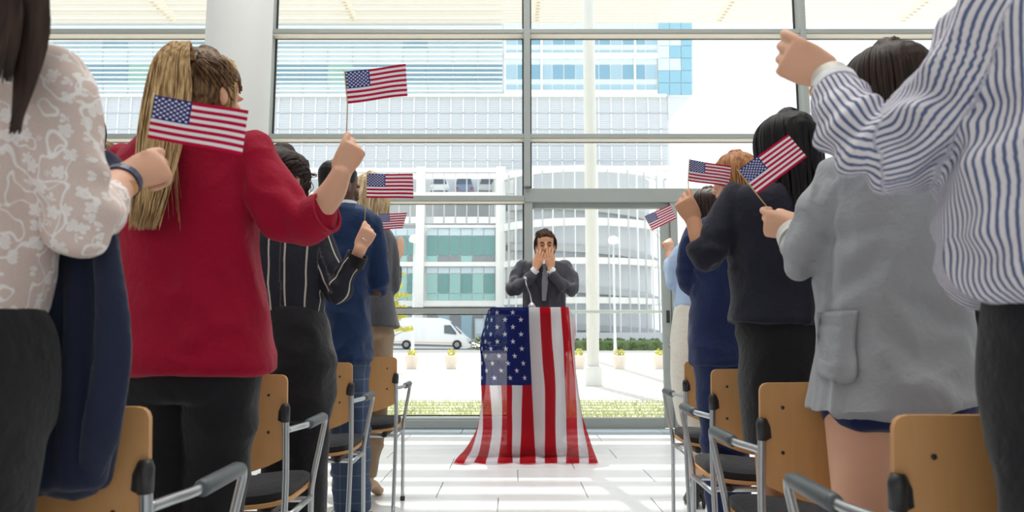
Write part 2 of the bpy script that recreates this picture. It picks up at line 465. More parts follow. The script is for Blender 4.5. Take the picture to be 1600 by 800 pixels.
def mat_lace(name):
    t = NT(name); oc = t.obj()
    vo = t.n('ShaderNodeTexVoronoi'); vo.inputs['Scale'].default_value = 42; vo.inputs['Randomness'].default_value = .7; t.l(oc, vo.inputs[0])
    sub = t.n('ShaderNodeVectorMath', operation='SUBTRACT'); t.l(oc, sub.inputs[0]); 
    scv = t.n('ShaderNodeVectorMath', operation='SCALE'); t.l(vo.outputs['Position'], scv.inputs[0]); scv.inputs[3].default_value = 1.0
    t.l(scv.outputs[0], sub.inputs[1]); sp = t.n('ShaderNodeSeparateXYZ'); t.l(sub.outputs[0], sp.inputs[0])
    ang = t.math('ARCTAN2', sp.outputs[2], sp.outputs[0])
    pet = t.math('MULTIPLY', t.math('ADD', t.math('MULTIPLY', t.math('ABSOLUTE', t.math('COSINE', t.math('MULTIPLY', ang, 2.5))), .5), .5), .40)
    dd = t.math('MULTIPLY', vo.outputs['Distance'], 1.0)
    fl = t.math('MULTIPLY', t.math('LESS_THAN', dd, pet), .75)
    rim = t.math('LESS_THAN', t.math('ABSOLUTE', t.math('SUBTRACT', dd, pet)), .035)
    nz = t.noise(9, 2, oc); scroll = t.math('LESS_THAN', t.math('ABSOLUTE', t.math('SUBTRACT', nz, .5)), .008)
    nz2 = t.noise(24, 1, oc); scroll2 = t.math('LESS_THAN', t.math('ABSOLUTE', t.math('SUBTRACT', nz2, .42)), .014)
    k = t.math('MAXIMUM', t.math('MAXIMUM', fl, rim), t.math('MAXIMUM', scroll, scroll2))
    net = t.math('MULTIPLY', t.noise(420, 1, oc), .6)
    c = t.mix(net, srgb(208, 184, 174), srgb(232, 222, 218))
    c = t.mix(t.math('MULTIPLY', k, .85), c, srgb(246, 243, 242))
    t.base(c); t.set(Roughness=.85); t.b.inputs['Specular IOR Level'].default_value = .2
    t.bump(k, .35, .003)
    return t.m
def mat_wood(name, a, b):
    t = NT(name); oc = t.obj(); v = t.scalevec(oc, (14, 14, 1.4))
    n1 = t.noise(3, 5, v, .6); n2 = t.noise(1.3, 2, oc)
    c = t.mix(n1, a, b); c = t.mix(t.math('MULTIPLY', n2, .4), c, tuple(x * .8 for x in a))
    t.base(c); t.set(Roughness=.42); t.b.inputs['Specular IOR Level'].default_value = .35
    t.bump(n1, .05, .002)
    return t.m

MT = {}
MT['frame'] = mat_plain('frame_paint', srgb(158, 163, 160), .45, 0, .04)
MT['frame_light'] = mat_plain('frame_light_paint', srgb(205, 212, 214), .45, 0, .03)
MT['white_wall'] = mat_plain('white_plaster', srgb(232, 232, 230), .8, 0, .03)
MT['column'] = mat_plain('column_paint', srgb(240, 240, 239), .6, 0, .01)
MT['soffit'] = mat_plain('soffit_lit_tone', srgb(246, 236, 222), .5, 0, .01)  # light bounced up onto the grey rails' undersides, put into the colour
MT['glass'] = mat_glass('window_glass', (.97, .985, .98))
MT['tile'] = mat_plain('floor_tile', srgb(226, 227, 229), .32, 0, .04, 3)
MT['tile_dark'] = mat_plain('stone_strip', srgb(150, 165, 176), .35, 0, .18, 5)
MT['grout'] = mat_plain('grout', srgb(150, 150, 150), .9)
MT['chrome'] = mat_plain('satin_chrome', srgb(176, 180, 184), .33, .85, .05)
MT['black_plastic'] = mat_plain('black_plastic', srgb(38, 38, 40), .45)
MT['grip'] = mat_plain('grip_rubber', srgb(88, 94, 98), .45, .2)
MT['ply'] = mat_wood('plywood', srgb(212, 160, 104), srgb(190, 138, 84))
MT['ply_edge'] = mat_plain('ply_edge', srgb(200, 148, 92), .5)
MT['seat'] = mat_cloth('seat_fabric', srgb(44, 44, 48), sheen=.1)
MT['stick'] = mat_plain('stick_wood', srgb(205, 180, 130), .6)
MT['flag'] = mat_flag('flag_print', srgb(186, 28, 64), srgb(236, 232, 240), srgb(44, 58, 124), (0, 1), 1.6, 0, .3)
MT['bigflag'] = mat_flag('drape_print', srgb(196, 22, 40), srgb(240, 240, 246), srgb(30, 42, 112), (-1, 0), 1.35, .10, .62, .0185)
MT['gold'] = mat_plain('gold', srgb(210, 160, 110), .25, 1)
MT['silver'] = mat_plain('silver', srgb(205, 205, 208), .22, 1)
# ================================================================== THE SETTING
YG = 7.5
MD = .18
def struct(name, mb, mat, parent=None, **kw):
    o = mb.build(name, mat, parent, **kw)
    if parent is None: o['kind'] = 'structure'
    return o
# ---- floor: slab, stone strip and laid tiles
fl = struct('floor', MB().box((0, -.2, -.06), (18, 15.4, .10)), MT['grout'])
proto = None
ROWS = [(y0, .43) for y0 in np.arange(.70, 6.70, .45)]
tw = .90
for r_, (y0, d) in enumerate(ROWS):
    for c_ in range(8):
        x0 = -3.6 + c_ * tw + (.37 if r_ % 2 else 0) + (.12 if r_ % 3 == 0 else 0)
        if proto is None:
            proto = MB().box((0, 0, 0), (tw - .006, .444, .022), bev=.0015).build('tile', MT['tile'], None); proto.parent = fl; o = proto
        else:
            o = proto.copy(); COL.objects.link(o)
        o.location = (x0, y0 + .225, -.011 + random.uniform(-.0004, .0004))
far = MB()
for x0 in np.arange(-8.6, 9, .9):
    for y0 in np.arange(-7.8, 7.0, .45):
        if -4.0 < x0 < 3.9 and .6 < y0 < 7.0: continue
        far.box((x0, y0 + .2, -.013), (.894, .444, .022))
o = far.build('tile', MT['tile'], fl); o['kind'] = 'stuff'
for k in range(11):
    o = MB().box((-5.0 + k * 1.0, 7.17, -.008), (.994, .42, .02), bev=.0015).build('tile', MT['tile_dark'], fl)

# ---- room shell
cl = struct('ceiling', MB().box((0, -.3, 9.65), (18.4, 15.8, .3)), MT['white_wall'])
for s, nm in ((-1, 'left'), (1, 'right')):
    struct('wall_' + nm, MB().box((s * 9.1, -.3, 4.7), (.2, 15.8, 9.6)), MT['white_wall'])
struct('wall_back', MB().box((0, -8.1, 4.7), (18.4, .2, 9.6)), MT['white_wall'])

# ---- glazed front: rails and posts
def zrow(py, Y=YG): return P(800, py, Y).z
def xcol(px, py=300, Y=YG): return P(px, py, Y).x
XL, XR = -9.0, 9.0
xm = [xcol(429, 130) - .02, xcol(823, 130), xcol(1248, 130)]      # three posts
n_trim = 0
def trim(mb, mat=None):
    global n_trim
    n_trim += 1
    return struct('trim_%d' % n_trim, mb, mat or MT['frame'])
TH = .05
zT = [zrow(62.5), zrow(223), zrow(319)]
for z in zT[:2]:
    for a, b in ((XL, xm[0] - .03), (xm[0] + .03, xm[1] - .03), (xm[1] + .03, xm[2] - .03), (xm[2] + .03, XR)):
        r_ = trim(MB().box(((a + b) / 2, YG - MD / 2, z + TH / 2), (b - a, MD, TH), bev=.004))
        MB().box(((a + b) / 2, YG - MD / 2 + .004, z - .003), (b - a, MD - .03, .006)).build('lit_soffit', MT['soffit'], r_)  # thin pale plate added so the rail's underside reads lit
for x in xm:
    w = .07 if x == xm[1] else .06
    z0 = 0 if x != xm[1] else zT[2] + .16
    trim(MB().box((x, YG - MD / 2, (z0 + 9.5) / 2), (w, MD + .02, 9.5 - z0), bev=.004))
# third rail over the left bays, lower rail, sill
xd0, xd1 = xcol(819, 480), xcol(1058, 480)
z3 = zT[2]; z4 = zrow(489)
for a, b in ((XL, xm[0] - .03), (xm[0] + .03, xd0)):
    r_ = trim(MB().box(((a + b) / 2, YG - MD / 2, z3 + .03), (b - a, MD, .06), bev=.004))
    MB().box(((a + b) / 2, YG - MD / 2 + .004, z3 - .003), (b - a, MD - .03, .006)).build('lit_soffit', MT['soffit'], r_)
    trim(MB().box(((a + b) / 2, YG - .04, z4 + .02), (b - a, .10, .05), bev=.004))
    trim(MB().box(((a + b) / 2, YG - .06, .05), (b - a, .14, .09), bev=.006))
    trim(MB().box(((a + b) / 2, YG - .09, .11), (b - a, .05, .022), bev=.003), MT['frame_light'])
trim(MB().box(((xd0 + XR) / 2, YG - .06, z3 + .07), (XR - xd0, .16, .15), bev=.005))
trim(MB().box(((xd1 + XR) / 2, YG - .06, .05), (XR - xd1, .14, .10), bev=.006))
# door: posts, sliding leaf
dr = empty('door_1', (xd0, YG, 0)); dr['kind'] = 'structure'
for x, w in ((xd0 + .045, .09), (xd1 - .04, .075)):
    MB().box((x, YG - .06, z3 / 2), (w, .14, z3), bev=.005).build('jamb', MT['frame'], dr)
lx0, lx1 = xd0 + .09, xd1 - .08
gx0, gx1 = xcol(832, 480), xcol(1033, 480)
MB().box(((gx1 + lx1) / 2, YG - .05, z3 / 2), (lx1 - gx1, .07, z3 - .01), bev=.005).build('stile', MT['frame'], dr)
MB().box(((lx0 + gx1) / 2, YG - .05, .055), (gx1 - lx0, .07, .11), bev=.005).build('bottom_rail', MT['frame'], dr)
MB().box(((lx0 + gx1) / 2, YG - .05, z3 - .03), (gx1 - lx0, .07, .06), bev=.004).build('top_rail', MT['frame'], dr)
MB().box(((lx0 + gx1) / 2, YG - .03, (z3 + .1) / 2), (gx1 - lx0 + .02, .01, z3 - .15)).build('pane', MT['glass'], dr)
h = MB().box((xcol(1041, 495), YG - .09, zrow(495)), (.035, .012, .13), bev=.004).build('handle', MT['black_plastic'], dr)
lk = MB().box((xcol(1044, 535), YG - .09, zrow(535)), (.04, .014, .09), bev=.012).build('lock', MT['chrome'], dr)
MB().cyl((xcol(1044, 535), YG - .105, zrow(535)), (xcol(1044, 535), YG - .09, zrow(535)), .008).build('keyhole', MT['black_plastic'], lk)
# panes
n_win = 0
def window(x0, x1, z0, z1):
    global n_win
    n_win += 1
    w = empty('window_%d' % n_win, ((x0 + x1) / 2, YG, z0)); w['kind'] = 'structure'
    MB().box(((x0 + x1) / 2, YG - .02, (z0 + z1) / 2), (x1 - x0, .012, z1 - z0)).build('pane', MT['glass'], w)
    g = MB()
    for x in (x0 + .008, x1 - .008): g.box((x, YG - .035, (z0 + z1) / 2), (.016, .02, z1 - z0))
    for z in (z0 + .006, z1 - .006): g.box(((x0 + x1) / 2, YG - .035, z), (x1 - x0, .02, .012))
    g.build('gasket', MT['black_plastic'], w)
for a, b in ((XL + .1, xm[0] - .03), (xm[0] + .03, xm[1] - .035), (xm[1] + .035, xm[2] - .03), (xm[2] + .03, XR - .1)):
    window(a, b, zT[0] + TH, 9.45)
    window(a, b, zT[1] + TH, zT[0])
    window(a, b, z3 + (.06 if b < xm[1] else .15), zT[1])
for a, b in ((XL + .1, xm[0] - .03), (xm[0] + .03, xd0)):
    window(a, b, z4 + .045, z3); window(a, b, .12, z4 - .01)
window(xd1, XR - .1, .12, z3)
# round column inside, left of the middle bays
cx0, cx1 = 319, 418
Yc = 6.3
cxm = XW((cx0 + cx1) / 2, Yc, 3); cr = M2(cx1 - cx0, Yc, 3) / 2
c = struct('column', MB().lathe((cxm, Yc, 0), [(cr, 0), (cr, 9.5)], 64), MT['column'], smooth=True); 

# ================================================================== OUTSIDE
MT['paving'] = mat_plain('paving', srgb(212, 209, 204), .9, 0, .05, .4)
MT['grass'] = mat_plain('grass_soil', srgb(206, 206, 172), .95, 0, .25, 1.5)
MT['road'] = mat_plain('asphalt', srgb(120, 124, 130), .95, 0, .06, .5)
struct('ground_plaza', MB().box((0, 31.5, -.11), (120, 42, .1)), MT['paving'])
struct('ground_kerb', MB().box((0, 7.95, -.08), (60, .75, .12)), MT['paving'])
gr = struct('ground_grass', MB().box((0, 9.5, -.075), (60, 2.5, .1)), MT['grass'])
struct('ground_road', MB().box((0, 56.6, -.12), (160, 8.2, .1)), MT['road'])
struct('ground_beyond', MB().box((0, 90, -.16), (220, 62, .1)), MT['paving'])
# grass blades
MT['blade'] = mat_plain('grass_blade', srgb(198, 204, 160), .8, 0, .25, 3)
nb = 22000
bx = rng.uniform(-5.5, 5.5, nb); by = 8.3 + 2.45 * rng.uniform(0, 1, nb) ** 1.5 + .12 * np.sin(bx * 2); bh = rng.uniform(.025, .075, nb); ba = rng.uniform(0, 6.28, nb); bw = .006
lean = rng.uniform(-.03, .03, (nb, 2))
V = np.empty((nb, 3, 3)); V[:, 0] = np.stack([bx - bw * np.cos(ba), by - bw * np.sin(ba), np.full(nb, -.03)], 1); V[:, 1] = np.stack([bx + bw * np.cos(ba), by + bw * np.sin(ba), np.full(nb, -.03)], 1)
V[:, 2] = np.stack([bx + lean[:, 0], by + lean[:, 1], -.03 + bh], 1)
me = bpy.data.meshes.new('grass'); me.from_pydata(V.reshape(-1, 3).tolist(), [], np.arange(nb * 3).reshape(-1, 3).tolist())
o = link_mesh('grass', me, MT['blade'], None, False); tag(o, 'short pale green grass strip outside the glass wall', 'grass', kind='stuff')
# planters with small plants
MT['pot'] = mat_plain('pot_clay', srgb(240, 228, 218), .8, 0, .05)
MT['leaf_y'] = mat_plain('leaf_yellow', srgb(205, 200, 90), .7, 0, .25, 8)
MT['leaf_g'] = mat_plain('leaf_green', srgb(96, 118, 72), .8, 0, .35, 2)
def leaf_cloud(n, c, rad, size, mat, parent, name='foliage', flat=1.0):
    a = rng.normal(0, 1, (n, 3)); a /= np.linalg.norm(a, axis=1)[:, None]; a *= (rng.uniform(.2, 1, n) ** .5)[:, None]
    ctr = np.array(c) + a * np.array(rad)
    d1 = rng.normal(0, 1, (n, 3)); d1 /= np.linalg.norm(d1, axis=1)[:, None]; d2 = np.cross(d1, rng.normal(0, 1, (n, 3))); d2 /= np.linalg.norm(d2, axis=1)[:, None]
    s = size * rng.uniform(.6, 1.3, n)[:, None]
    V = np.stack([ctr - d1 * s, ctr + d2 * s * .45, ctr + d1 * s, ctr - d2 * s * .45], 1).reshape(-1, 3)
    me = bpy.data.meshes.new(name); me.from_pydata(V.tolist(), [], np.arange(n * 4).reshape(-1, 4).tolist())
    return link_mesh(name, me, mat, parent, False)
for i, (px, lab) in enumerate(((643, 'second planter from the left, in line with the rear wheel of the van'), (705, 'planter just left of the flag draped lectern, below the van'), (552, 'leftmost planter, behind the left row of standing people'),
                 (905, 'planter just right of the flag draped lectern'), (968, 'planter right of the outdoor white post, under the hedge'), (1031, 'planter at the edge of the glass door frame'))):
    q = P(px, 572, 22.0)
    t = empty('planter', (q.x, 22, -.06)); tag(t, 'pale clay ' + lab, 'planter', 'planters along the plaza')
    MB().lathe((q.x, 22, -.06), [(.15, 0), (.16, .02), (.225, .36), (.24, .37), (.24, .42), (.20, .42), (.19, .38)], 20).build('pot', MT['pot'], t, smooth=True)
    leaf_cloud(90, (q.x, 22, .42), (.17, .17, .13), .05, MT['leaf_y'], t)
# outdoor post and its block
q = P(927, 598, 14.6)
t = empty('canopy_post', (q.x, 14.6, -.06)); tag(t, 'tall white round canopy post standing outside on a square block', 'post')
MB().lathe((q.x, 14.6, -.06), [(.128, 0), (.128, 20)], 32).build('shaft', MT['white_wall'], t, smooth=True)
MB().box((q.x, 14.6, .13), (.34, .34, .40), bev=.02).build('block', MT['white_wall'], t)
# handrail beyond the door
t = empty('handrail', (2, 11, 0)); tag(t, 'thin white handrail seen through the glass door', 'handrail')
zr = P(950, 487, 11).z
xa, xb = P(885, 487, 11).x, P(1034, 487, 11).x
MB().cyl((xa, 11, zr), (xb + 3, 11, zr), .025, seg=12).build('rail', MT['frame_light'], t, smooth=True)
for x in (xa + .02, xb + 2.9): MB().cyl((x, 11, -.06), (x, 11, zr), .02, seg=12).build('upright', MT['frame_light'], t, smooth=True)
# street lamps
def lamp(px, ptop, Y, lab):
    b = P(px, 531, Y); tp = P(px, ptop, Y)
    t = empty('street_lamp', (b.x, Y, -.06)); tag(t, lab, 'lamp', 'street lamps on the plaza')
    MB().tube([(b.x, Y, -.06), (b.x, Y, 1.0), (b.x, Y, tp.z)], [.09, .06, .045], 12).build('pole', MT['frame_light'], t, smooth=True)
    MB().lathe((b.x, Y, tp.z - .05), [(.05, 0), (.24, .06), (.26, .2), (.2, .34), (.05, .4)], 20).build('lamp_head', MT['white_wall'], t, smooth=True)
lamp(645, 378, 34, 'slim white street lamp left of the parked van')
lamp(961, 380, 34, 'slim white street lamp in front of the curved car park, seen through the door')
# hedge
t = empty('hedge', (P(965, 545, 50).x, 50, 0)); tag(t, 'low clipped dark green hedge below the curved car park', 'hedge')
x0, x1 = P(888, 545, 50).x, P(1032, 545, 50).x
MB().box(((x0 + x1) / 2, 50, .2), (x1 - x0, .9, .9), bev=.1).build('stem_core', MT['leaf_g'], t)
hl = []
for k in range(8):
    leaf_cloud(500, (x0 + (k + .5) * (x1 - x0) / 8, 50, .25), ((x1 - x0) / 12, .6, .55), .14, MT['leaf_g'], t)
t = empty('hedge', (P(760, 545, 52).x, 52, 0)); tag(t, 'dark shrub between the van and the lectern', 'hedge')
leaf_cloud(500, (P(768, 527, 51).x, 51, .45), (1.6, .5, .62), .14, MT['leaf_g'], t)
# young tree
b = P(608, 560, 20)
t = empty('young_tree', (b.x, 20, -.06)); tag(t, 'young yellow green tree behind the grey jacket woman', 'tree')
br = MB().tube([(b.x, 20, -.06), (b.x + .05, 20, 1.2), (b.x - .02, 20, 2.6)], [.05, .04, .015], 8)
for k in range(14):
    z = .9 + k * .12; a = k * 2.4
    br.tube([(b.x, 20, z), (b.x + .45 * math.cos(a), 20 + .45 * math.sin(a), z + .2)], [.014, .005], 5)
br.build('trunk', mat_plain('bark', srgb(120, 100, 80), .9), t)
for k in range(14):
    z = 1.0 + k * .12; a = k * 2.4; rr = .55 * (1.1 - k * .05)
    leaf_cloud(70, (b.x + rr * .6 * math.cos(a), 20 + rr * .6 * math.sin(a), z + .15), (.34, .34, .07), .07, MT['leaf_y'], t)

# ---- canopy: rafters and slats
t = empty('slatted_canopy', (0, 30, 20)); tag(t, 'high white slatted sun canopy seen through the top of the glass', 'canopy')
MT['canopy'] = mat_plain('canopy_paint', srgb(222, 214, 198), .7, 0, .02)
CZ = 20.0
ys = np.arange(13.0, 41.2, .39)
s0 = None
for y in ys:
    if s0 is None:
        s0 = MB().box((0, 0, 0), (62, .18, .05)).build('slat', MT['canopy'], None); s0.parent = t; s0.matrix_parent_inverse = parent_matrix(t).inverted(); o = s0
    else: o = s0.copy(); COL.objects.link(o)
    o.location = (2, y, CZ)
for x in (-20.8, -9.7, 1.5, 12.7, 23.9):
    MB().box((x, 27.1, CZ + .35), (.22, 28.5, .55)).build('rafter', MT['canopy'], t)
    br = MB()
    for y in ys: br.box((x, y, CZ + .06), (.3, .05, .10))
    o = br.build('bracket', MT['canopy'], t); o['kind'] = 'stuff'

# ---- van
def zpx(py, Y): return P(800, py, Y).z
def xpx(px, py, Y): return P(px, py, Y).x
YV = 53.0
MT['van'] = mat_plain('van_paint', srgb(238, 240, 244), .35, 0, .02)
MT['dark_glass'] = mat_plain('dark_glass', srgb(90, 104, 116), .15, 0, .05)
MT['tyre'] = mat_plain('tyre', srgb(40, 40, 42), .8)
MT['hub'] = mat_plain('hub_metal', srgb(150, 152, 155), .4, .6)
MT['orange'] = mat_plain('orange_line', srgb(225, 190, 140), .6)
MT['trimgrey'] = mat_plain('trim_grey', srgb(120, 126, 134), .6)
def V2(px, py): q = P(px, py, YV); return (q.x, q.z)
t = empty('van', (V2(675, 545)[0], YV, -.07)); tag(t, 'white panel van parked on the road behind the plaza', 'van')
prof = [(600, 541), (600, 500), (606, 497), (640, 496), (690, 497), (700, 500), (712, 511), (724, 523), (733, 530), (736, 538), (735, 543), (728, 545), (722, 545), (604, 544)]
bd = MB().prism([V2(*p) for p in prof], YV, YV + 2.1).build('body', MT['van'], t)
wn = MB().prism([V2(*p) for p in ((694, 508), (704, 508), (713, 520), (713, 523), (694, 521))], YV - .03, YV + .02).build('side_window', MT['dark_glass'], t)
MB().prism([V2(*p) for p in ((703.5, 503), (707, 506), (722, 521.5), (719, 522))], YV - .02, YV + 2.12).build('windscreen', MT['dark_glass'], t)
MB().prism([V2(*p) for p in ((604, 536), (722, 539.5), (722, 542), (604, 540))], YV - .04, YV).build('side_skirt', MT['trimgrey'], t)
MB().prism([V2(*p) for p in ((604, 532.6), (722, 535.6), (722, 536.8), (604, 533.8))], YV - .02, YV).build('orange_line', MT['orange'], t)
MB().prism([V2(*p) for p in ((729, 528), (734, 531), (735, 535), (730, 533))], YV - .03, YV + .3).build('headlamp', MT['frame_light'], t)
for px in (635, 714):
    x, z = V2(px, 538.5); r = .34
    w = MB().cyl((x, YV - .06, z), (x, YV + .2, z), r, seg=28).build('wheel', MT['tyre'], t)
    MB().cyl((x, YV - .10, z), (x, YV - .05, z), r * .55, seg=20).build('hub_cap', MT['hub'], w)

# ---- building across the road
YB = 62.0
B = empty('office_building', (0, YB, 0)); tag(B, 'pale office building with glazed upper floors, grid cladding and a car deck', 'building')
def bm_mat(n, c, r=.7, **k): MT[n] = mat_plain(n, c, r, 0, .03, .5, **k); return MT[n]
bm_mat('b_white', srgb(238, 238, 234)); bm_mat('b_clad', srgb(208, 212, 217)); bm_mat('b_line', srgb(238, 240, 242)); bm_mat('b_grey', srgb(200, 205, 210))
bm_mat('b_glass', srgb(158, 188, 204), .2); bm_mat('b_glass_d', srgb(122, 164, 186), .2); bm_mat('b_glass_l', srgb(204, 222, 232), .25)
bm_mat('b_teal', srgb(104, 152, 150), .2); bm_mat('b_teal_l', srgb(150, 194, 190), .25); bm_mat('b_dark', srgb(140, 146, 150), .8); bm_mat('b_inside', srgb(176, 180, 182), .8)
bm_mat('b_bluewall', srgb(138, 184, 204), .25)
def bl(name, x0, y0, x1, y1, mat, d=.2, dy=0.0, parent=B, Y=None):
    """a block on the facade, given where it stands on the wall plane"""
    Y = (Y or YB) - dy
    a = P(x0, (y0 + y1) / 2, YB); b = P(x1, (y0 + y1) / 2, YB); za, zb = zpx(y0, YB), zpx(y1, YB)
    return MB().box(((a.x + b.x) / 2, Y - d / 2, (za + zb) / 2), (abs(b.x - a.x), d, abs(za - zb))).build(name, mat, parent)
GY = 534
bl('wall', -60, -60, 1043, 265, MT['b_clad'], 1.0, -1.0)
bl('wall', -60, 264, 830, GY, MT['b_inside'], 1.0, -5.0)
bl('wall', 1043, 150, 1070, GY, MT['b_white'], .4, -.6)
# grid cladding : raised ribs, joined
g = MB(); 
def rib(mb, x0, y0, x1, y1, d, off=0.0):
    a = P(x0, (y0 + y1) / 2, YB); b = P(x1, (y0 + y1) / 2, YB); za, zb = zpx(y0, YB), zpx(y1, YB)
    mb.box(((a.x + b.x) / 2, YB - off - d / 2, (za + zb) / 2), (abs(b.x - a.x), d, abs(za - zb)))
for x in np.arange(86, 1043, 19.3): rib(g, x, 152, x + 1.5, 265, .10, .0)
o = g.build('cladding_rib', MT['b_line'], B); o['kind'] = 'stuff'
g = MB()
for y in np.arange(153, 265, 3.6): rib(g, -60, y, 1043, y + .7, .05)
o = g.build('cladding_line', MT['b_grey'], B); o['kind'] = 'stuff'
for y in (176, 201, 226, 250): bl('cladding_joint', -60, y, 1043, y + 1.4, MT['b_grey'], .1)
# upper glazing with louvres (x < 785) -- floors as bands of panes
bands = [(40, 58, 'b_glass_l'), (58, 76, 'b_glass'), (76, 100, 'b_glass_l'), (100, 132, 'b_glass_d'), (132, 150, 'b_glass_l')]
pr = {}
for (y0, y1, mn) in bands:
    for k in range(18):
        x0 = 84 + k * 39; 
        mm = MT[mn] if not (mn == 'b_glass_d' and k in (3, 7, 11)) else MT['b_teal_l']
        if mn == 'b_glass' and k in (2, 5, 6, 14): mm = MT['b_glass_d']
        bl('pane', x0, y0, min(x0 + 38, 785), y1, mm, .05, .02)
for y in np.arange(8, 150, 7.1): bl('louvre', 60, y, 785, y + 1.7, MT['b_white'], .35)
bl('parapet', 60, 149, 1040, 153, MT['b_white'], .4)
# upper windows between the post and the blue corner
for (y0, y1) in ((38, 84), (92, 142)):
    bl('spandrel', 788, y1, 1027, y1 + 9, MT['b_white'], .25)
    for k in range(13):
        x0 = 790 + k * 18.2
        if k % 4 == 3: bl('mullion', x0, y0, x0 + 3, y1, MT['b_white'], .22)
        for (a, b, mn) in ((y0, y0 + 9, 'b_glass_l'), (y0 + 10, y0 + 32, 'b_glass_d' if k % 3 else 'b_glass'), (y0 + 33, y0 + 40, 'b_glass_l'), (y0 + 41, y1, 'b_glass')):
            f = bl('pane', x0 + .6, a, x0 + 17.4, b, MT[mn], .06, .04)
    bl('wall', 788, y0, 1027, y1, MT['b_white'], .05)
for i in range(3):
    for j in range(6):
        y0 = 36 + j * 19.2
        bl('curtain_pane', 1027.5 + i * 17.8, y0, 1044.5 + i * 17.8, min(y0 + 18.4, 150), MT['b_bluewall'] if (i, j) not in ((0, 1), (1, 1), (0, 2), (1, 3), (0, 3)) else MT['b_glass_l'], .1, .25)
bl('corner_wall', 1027, 20, 1080, 150.5, MT['b_line'], .2, .04)
# soffit under the blue corner
a, b_, c_ = P(1043, 151, YB), P(1080, 151, YB), P(1044, 188, YB)
MB().prism([(a.x, a.z), (b_.x, b_.z), (c_.x, c_.z)], YB - .1, YB + .6).build('bracket_wall', MT['b_clad'], B)
# columns, piers, wall panels
for (x0, x1) in ((651, 664), (775, 790), (500, 512), (330, 345), (180, 195)):
    bl('pier', x0, 264, x1, GY, MT['b_white'], .8, .1)
for (x0, x1) in ((790.5, 803), (803.6, 818), (818.6, 830)):
    for k in range(7): bl('stone_panel', x0, 266 + k * 38, x1, 303.3 + k * 38, MT['b_white'], .3, -.1)
# car deck openings
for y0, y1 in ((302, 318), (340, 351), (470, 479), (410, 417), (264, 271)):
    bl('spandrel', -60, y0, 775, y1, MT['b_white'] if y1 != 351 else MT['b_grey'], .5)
bl('spandrel', 664, 352, 775, 357, MT['b_line'], .4)
for (ya, yb) in ((271, 302), (318, 341)):
    for x in np.arange(500, 775, 17.6):
        if not 650 < x < 664: bl('mullion', x, ya, x + 1.5, yb, MT['b_grey'], .15, .1)
for x in np.arange(502, 775, 17.6):
    if not 650 < x < 664: bl('parapet_panel', x + .6, 341, x + 15, 350.5, MT['b_white'], .15, .5)
# teal office windows
for (xa, n) in ((512, 8), (667, 6)):
    for k in range(n):
        x0 = xa + k * 17.9
        for (ya, yb, mn) in ((358, 368, 'b_glass_l'), (369, 399, 'b_teal'), (400, 409.5, 'b_dark' if k % 3 else 'b_teal_l'), (418, 427, 'b_glass_l'), (428, 458, 'b_teal' if k % 2 else 'b_teal_l'), (459, 469, 'b_teal_l'), (480, 492, 'b_grey'), (493, 530, 'b_glass' if k % 2 else 'b_dark')):
            bl('pane', x0, ya, x0 + 16.6, yb, MT[mn], .06, .02)
bl('window_wall', 500, 357, 775, GY, MT['b_line'], .3, -.35)
d_ = empty('entrance_door', (P(748, 520, YB).x, YB, 0), parent=B); 
d_.matrix_parent_inverse = parent_matrix(B).inverted()
bl('door_leaf', 742, 498, 757, 534, MT['b_grey'], .1, .3, d_); bl('door_pane', 744, 501, 755, 522, MT['b_glass_l'], .05, .42, d_)
# cars on the deck
def deck_car(px, lab, mat, pickup=False):
    Yc = YB + 1.2; q = P(px, 300, Yc); w = .86
    t = empty('car', (q.x, Yc, q.z)); tag(t, lab, 'car', 'cars on the car deck')
    z = q.z - .1
    prof = [(-w, z), (-w, z + .55), (-w * .9, z + .8), (-w * .72, z + 1.35), (w * .72, z + 1.35), (w * .9, z + .8), (w, z + .55), (w, z)]
    MB().prism([(q.x + a, b) for a, b in prof], Yc, Yc + 2).build('body', mat, t)
    MB().prism([(q.x - w * .82, z + .82), (q.x - w * .68, z + 1.28), (q.x + w * .68, z + 1.28), (q.x + w * .82, z + .82)], Yc - .04, Yc).build('windscreen', MT['dark_glass'], t)
    for s in (-1, 1):
        MB().box((q.x + s * w * .8, Yc - .03, z + .42), (.3, .08, .18)).build('lamp', MT['frame_light'] if not pickup else mat_plain('tail_lamp', srgb(190, 60, 50), .4), t)
    MB().box((q.x, Yc - .04, z + .15), (w * 1.9, .1, .2)).build('bumper', MT['trimgrey'], t)
deck_car(686, 'white car on the car deck, left of the three', MT['van'])
deck_car(725, 'blue grey pickup on the car deck, middle of the three', mat_plain('car_blue', srgb(120, 145, 180), .4), True)
deck_car(762, 'silver car on the car deck, right of the three', mat_plain('car_silver', srgb(200, 204, 208), .35))

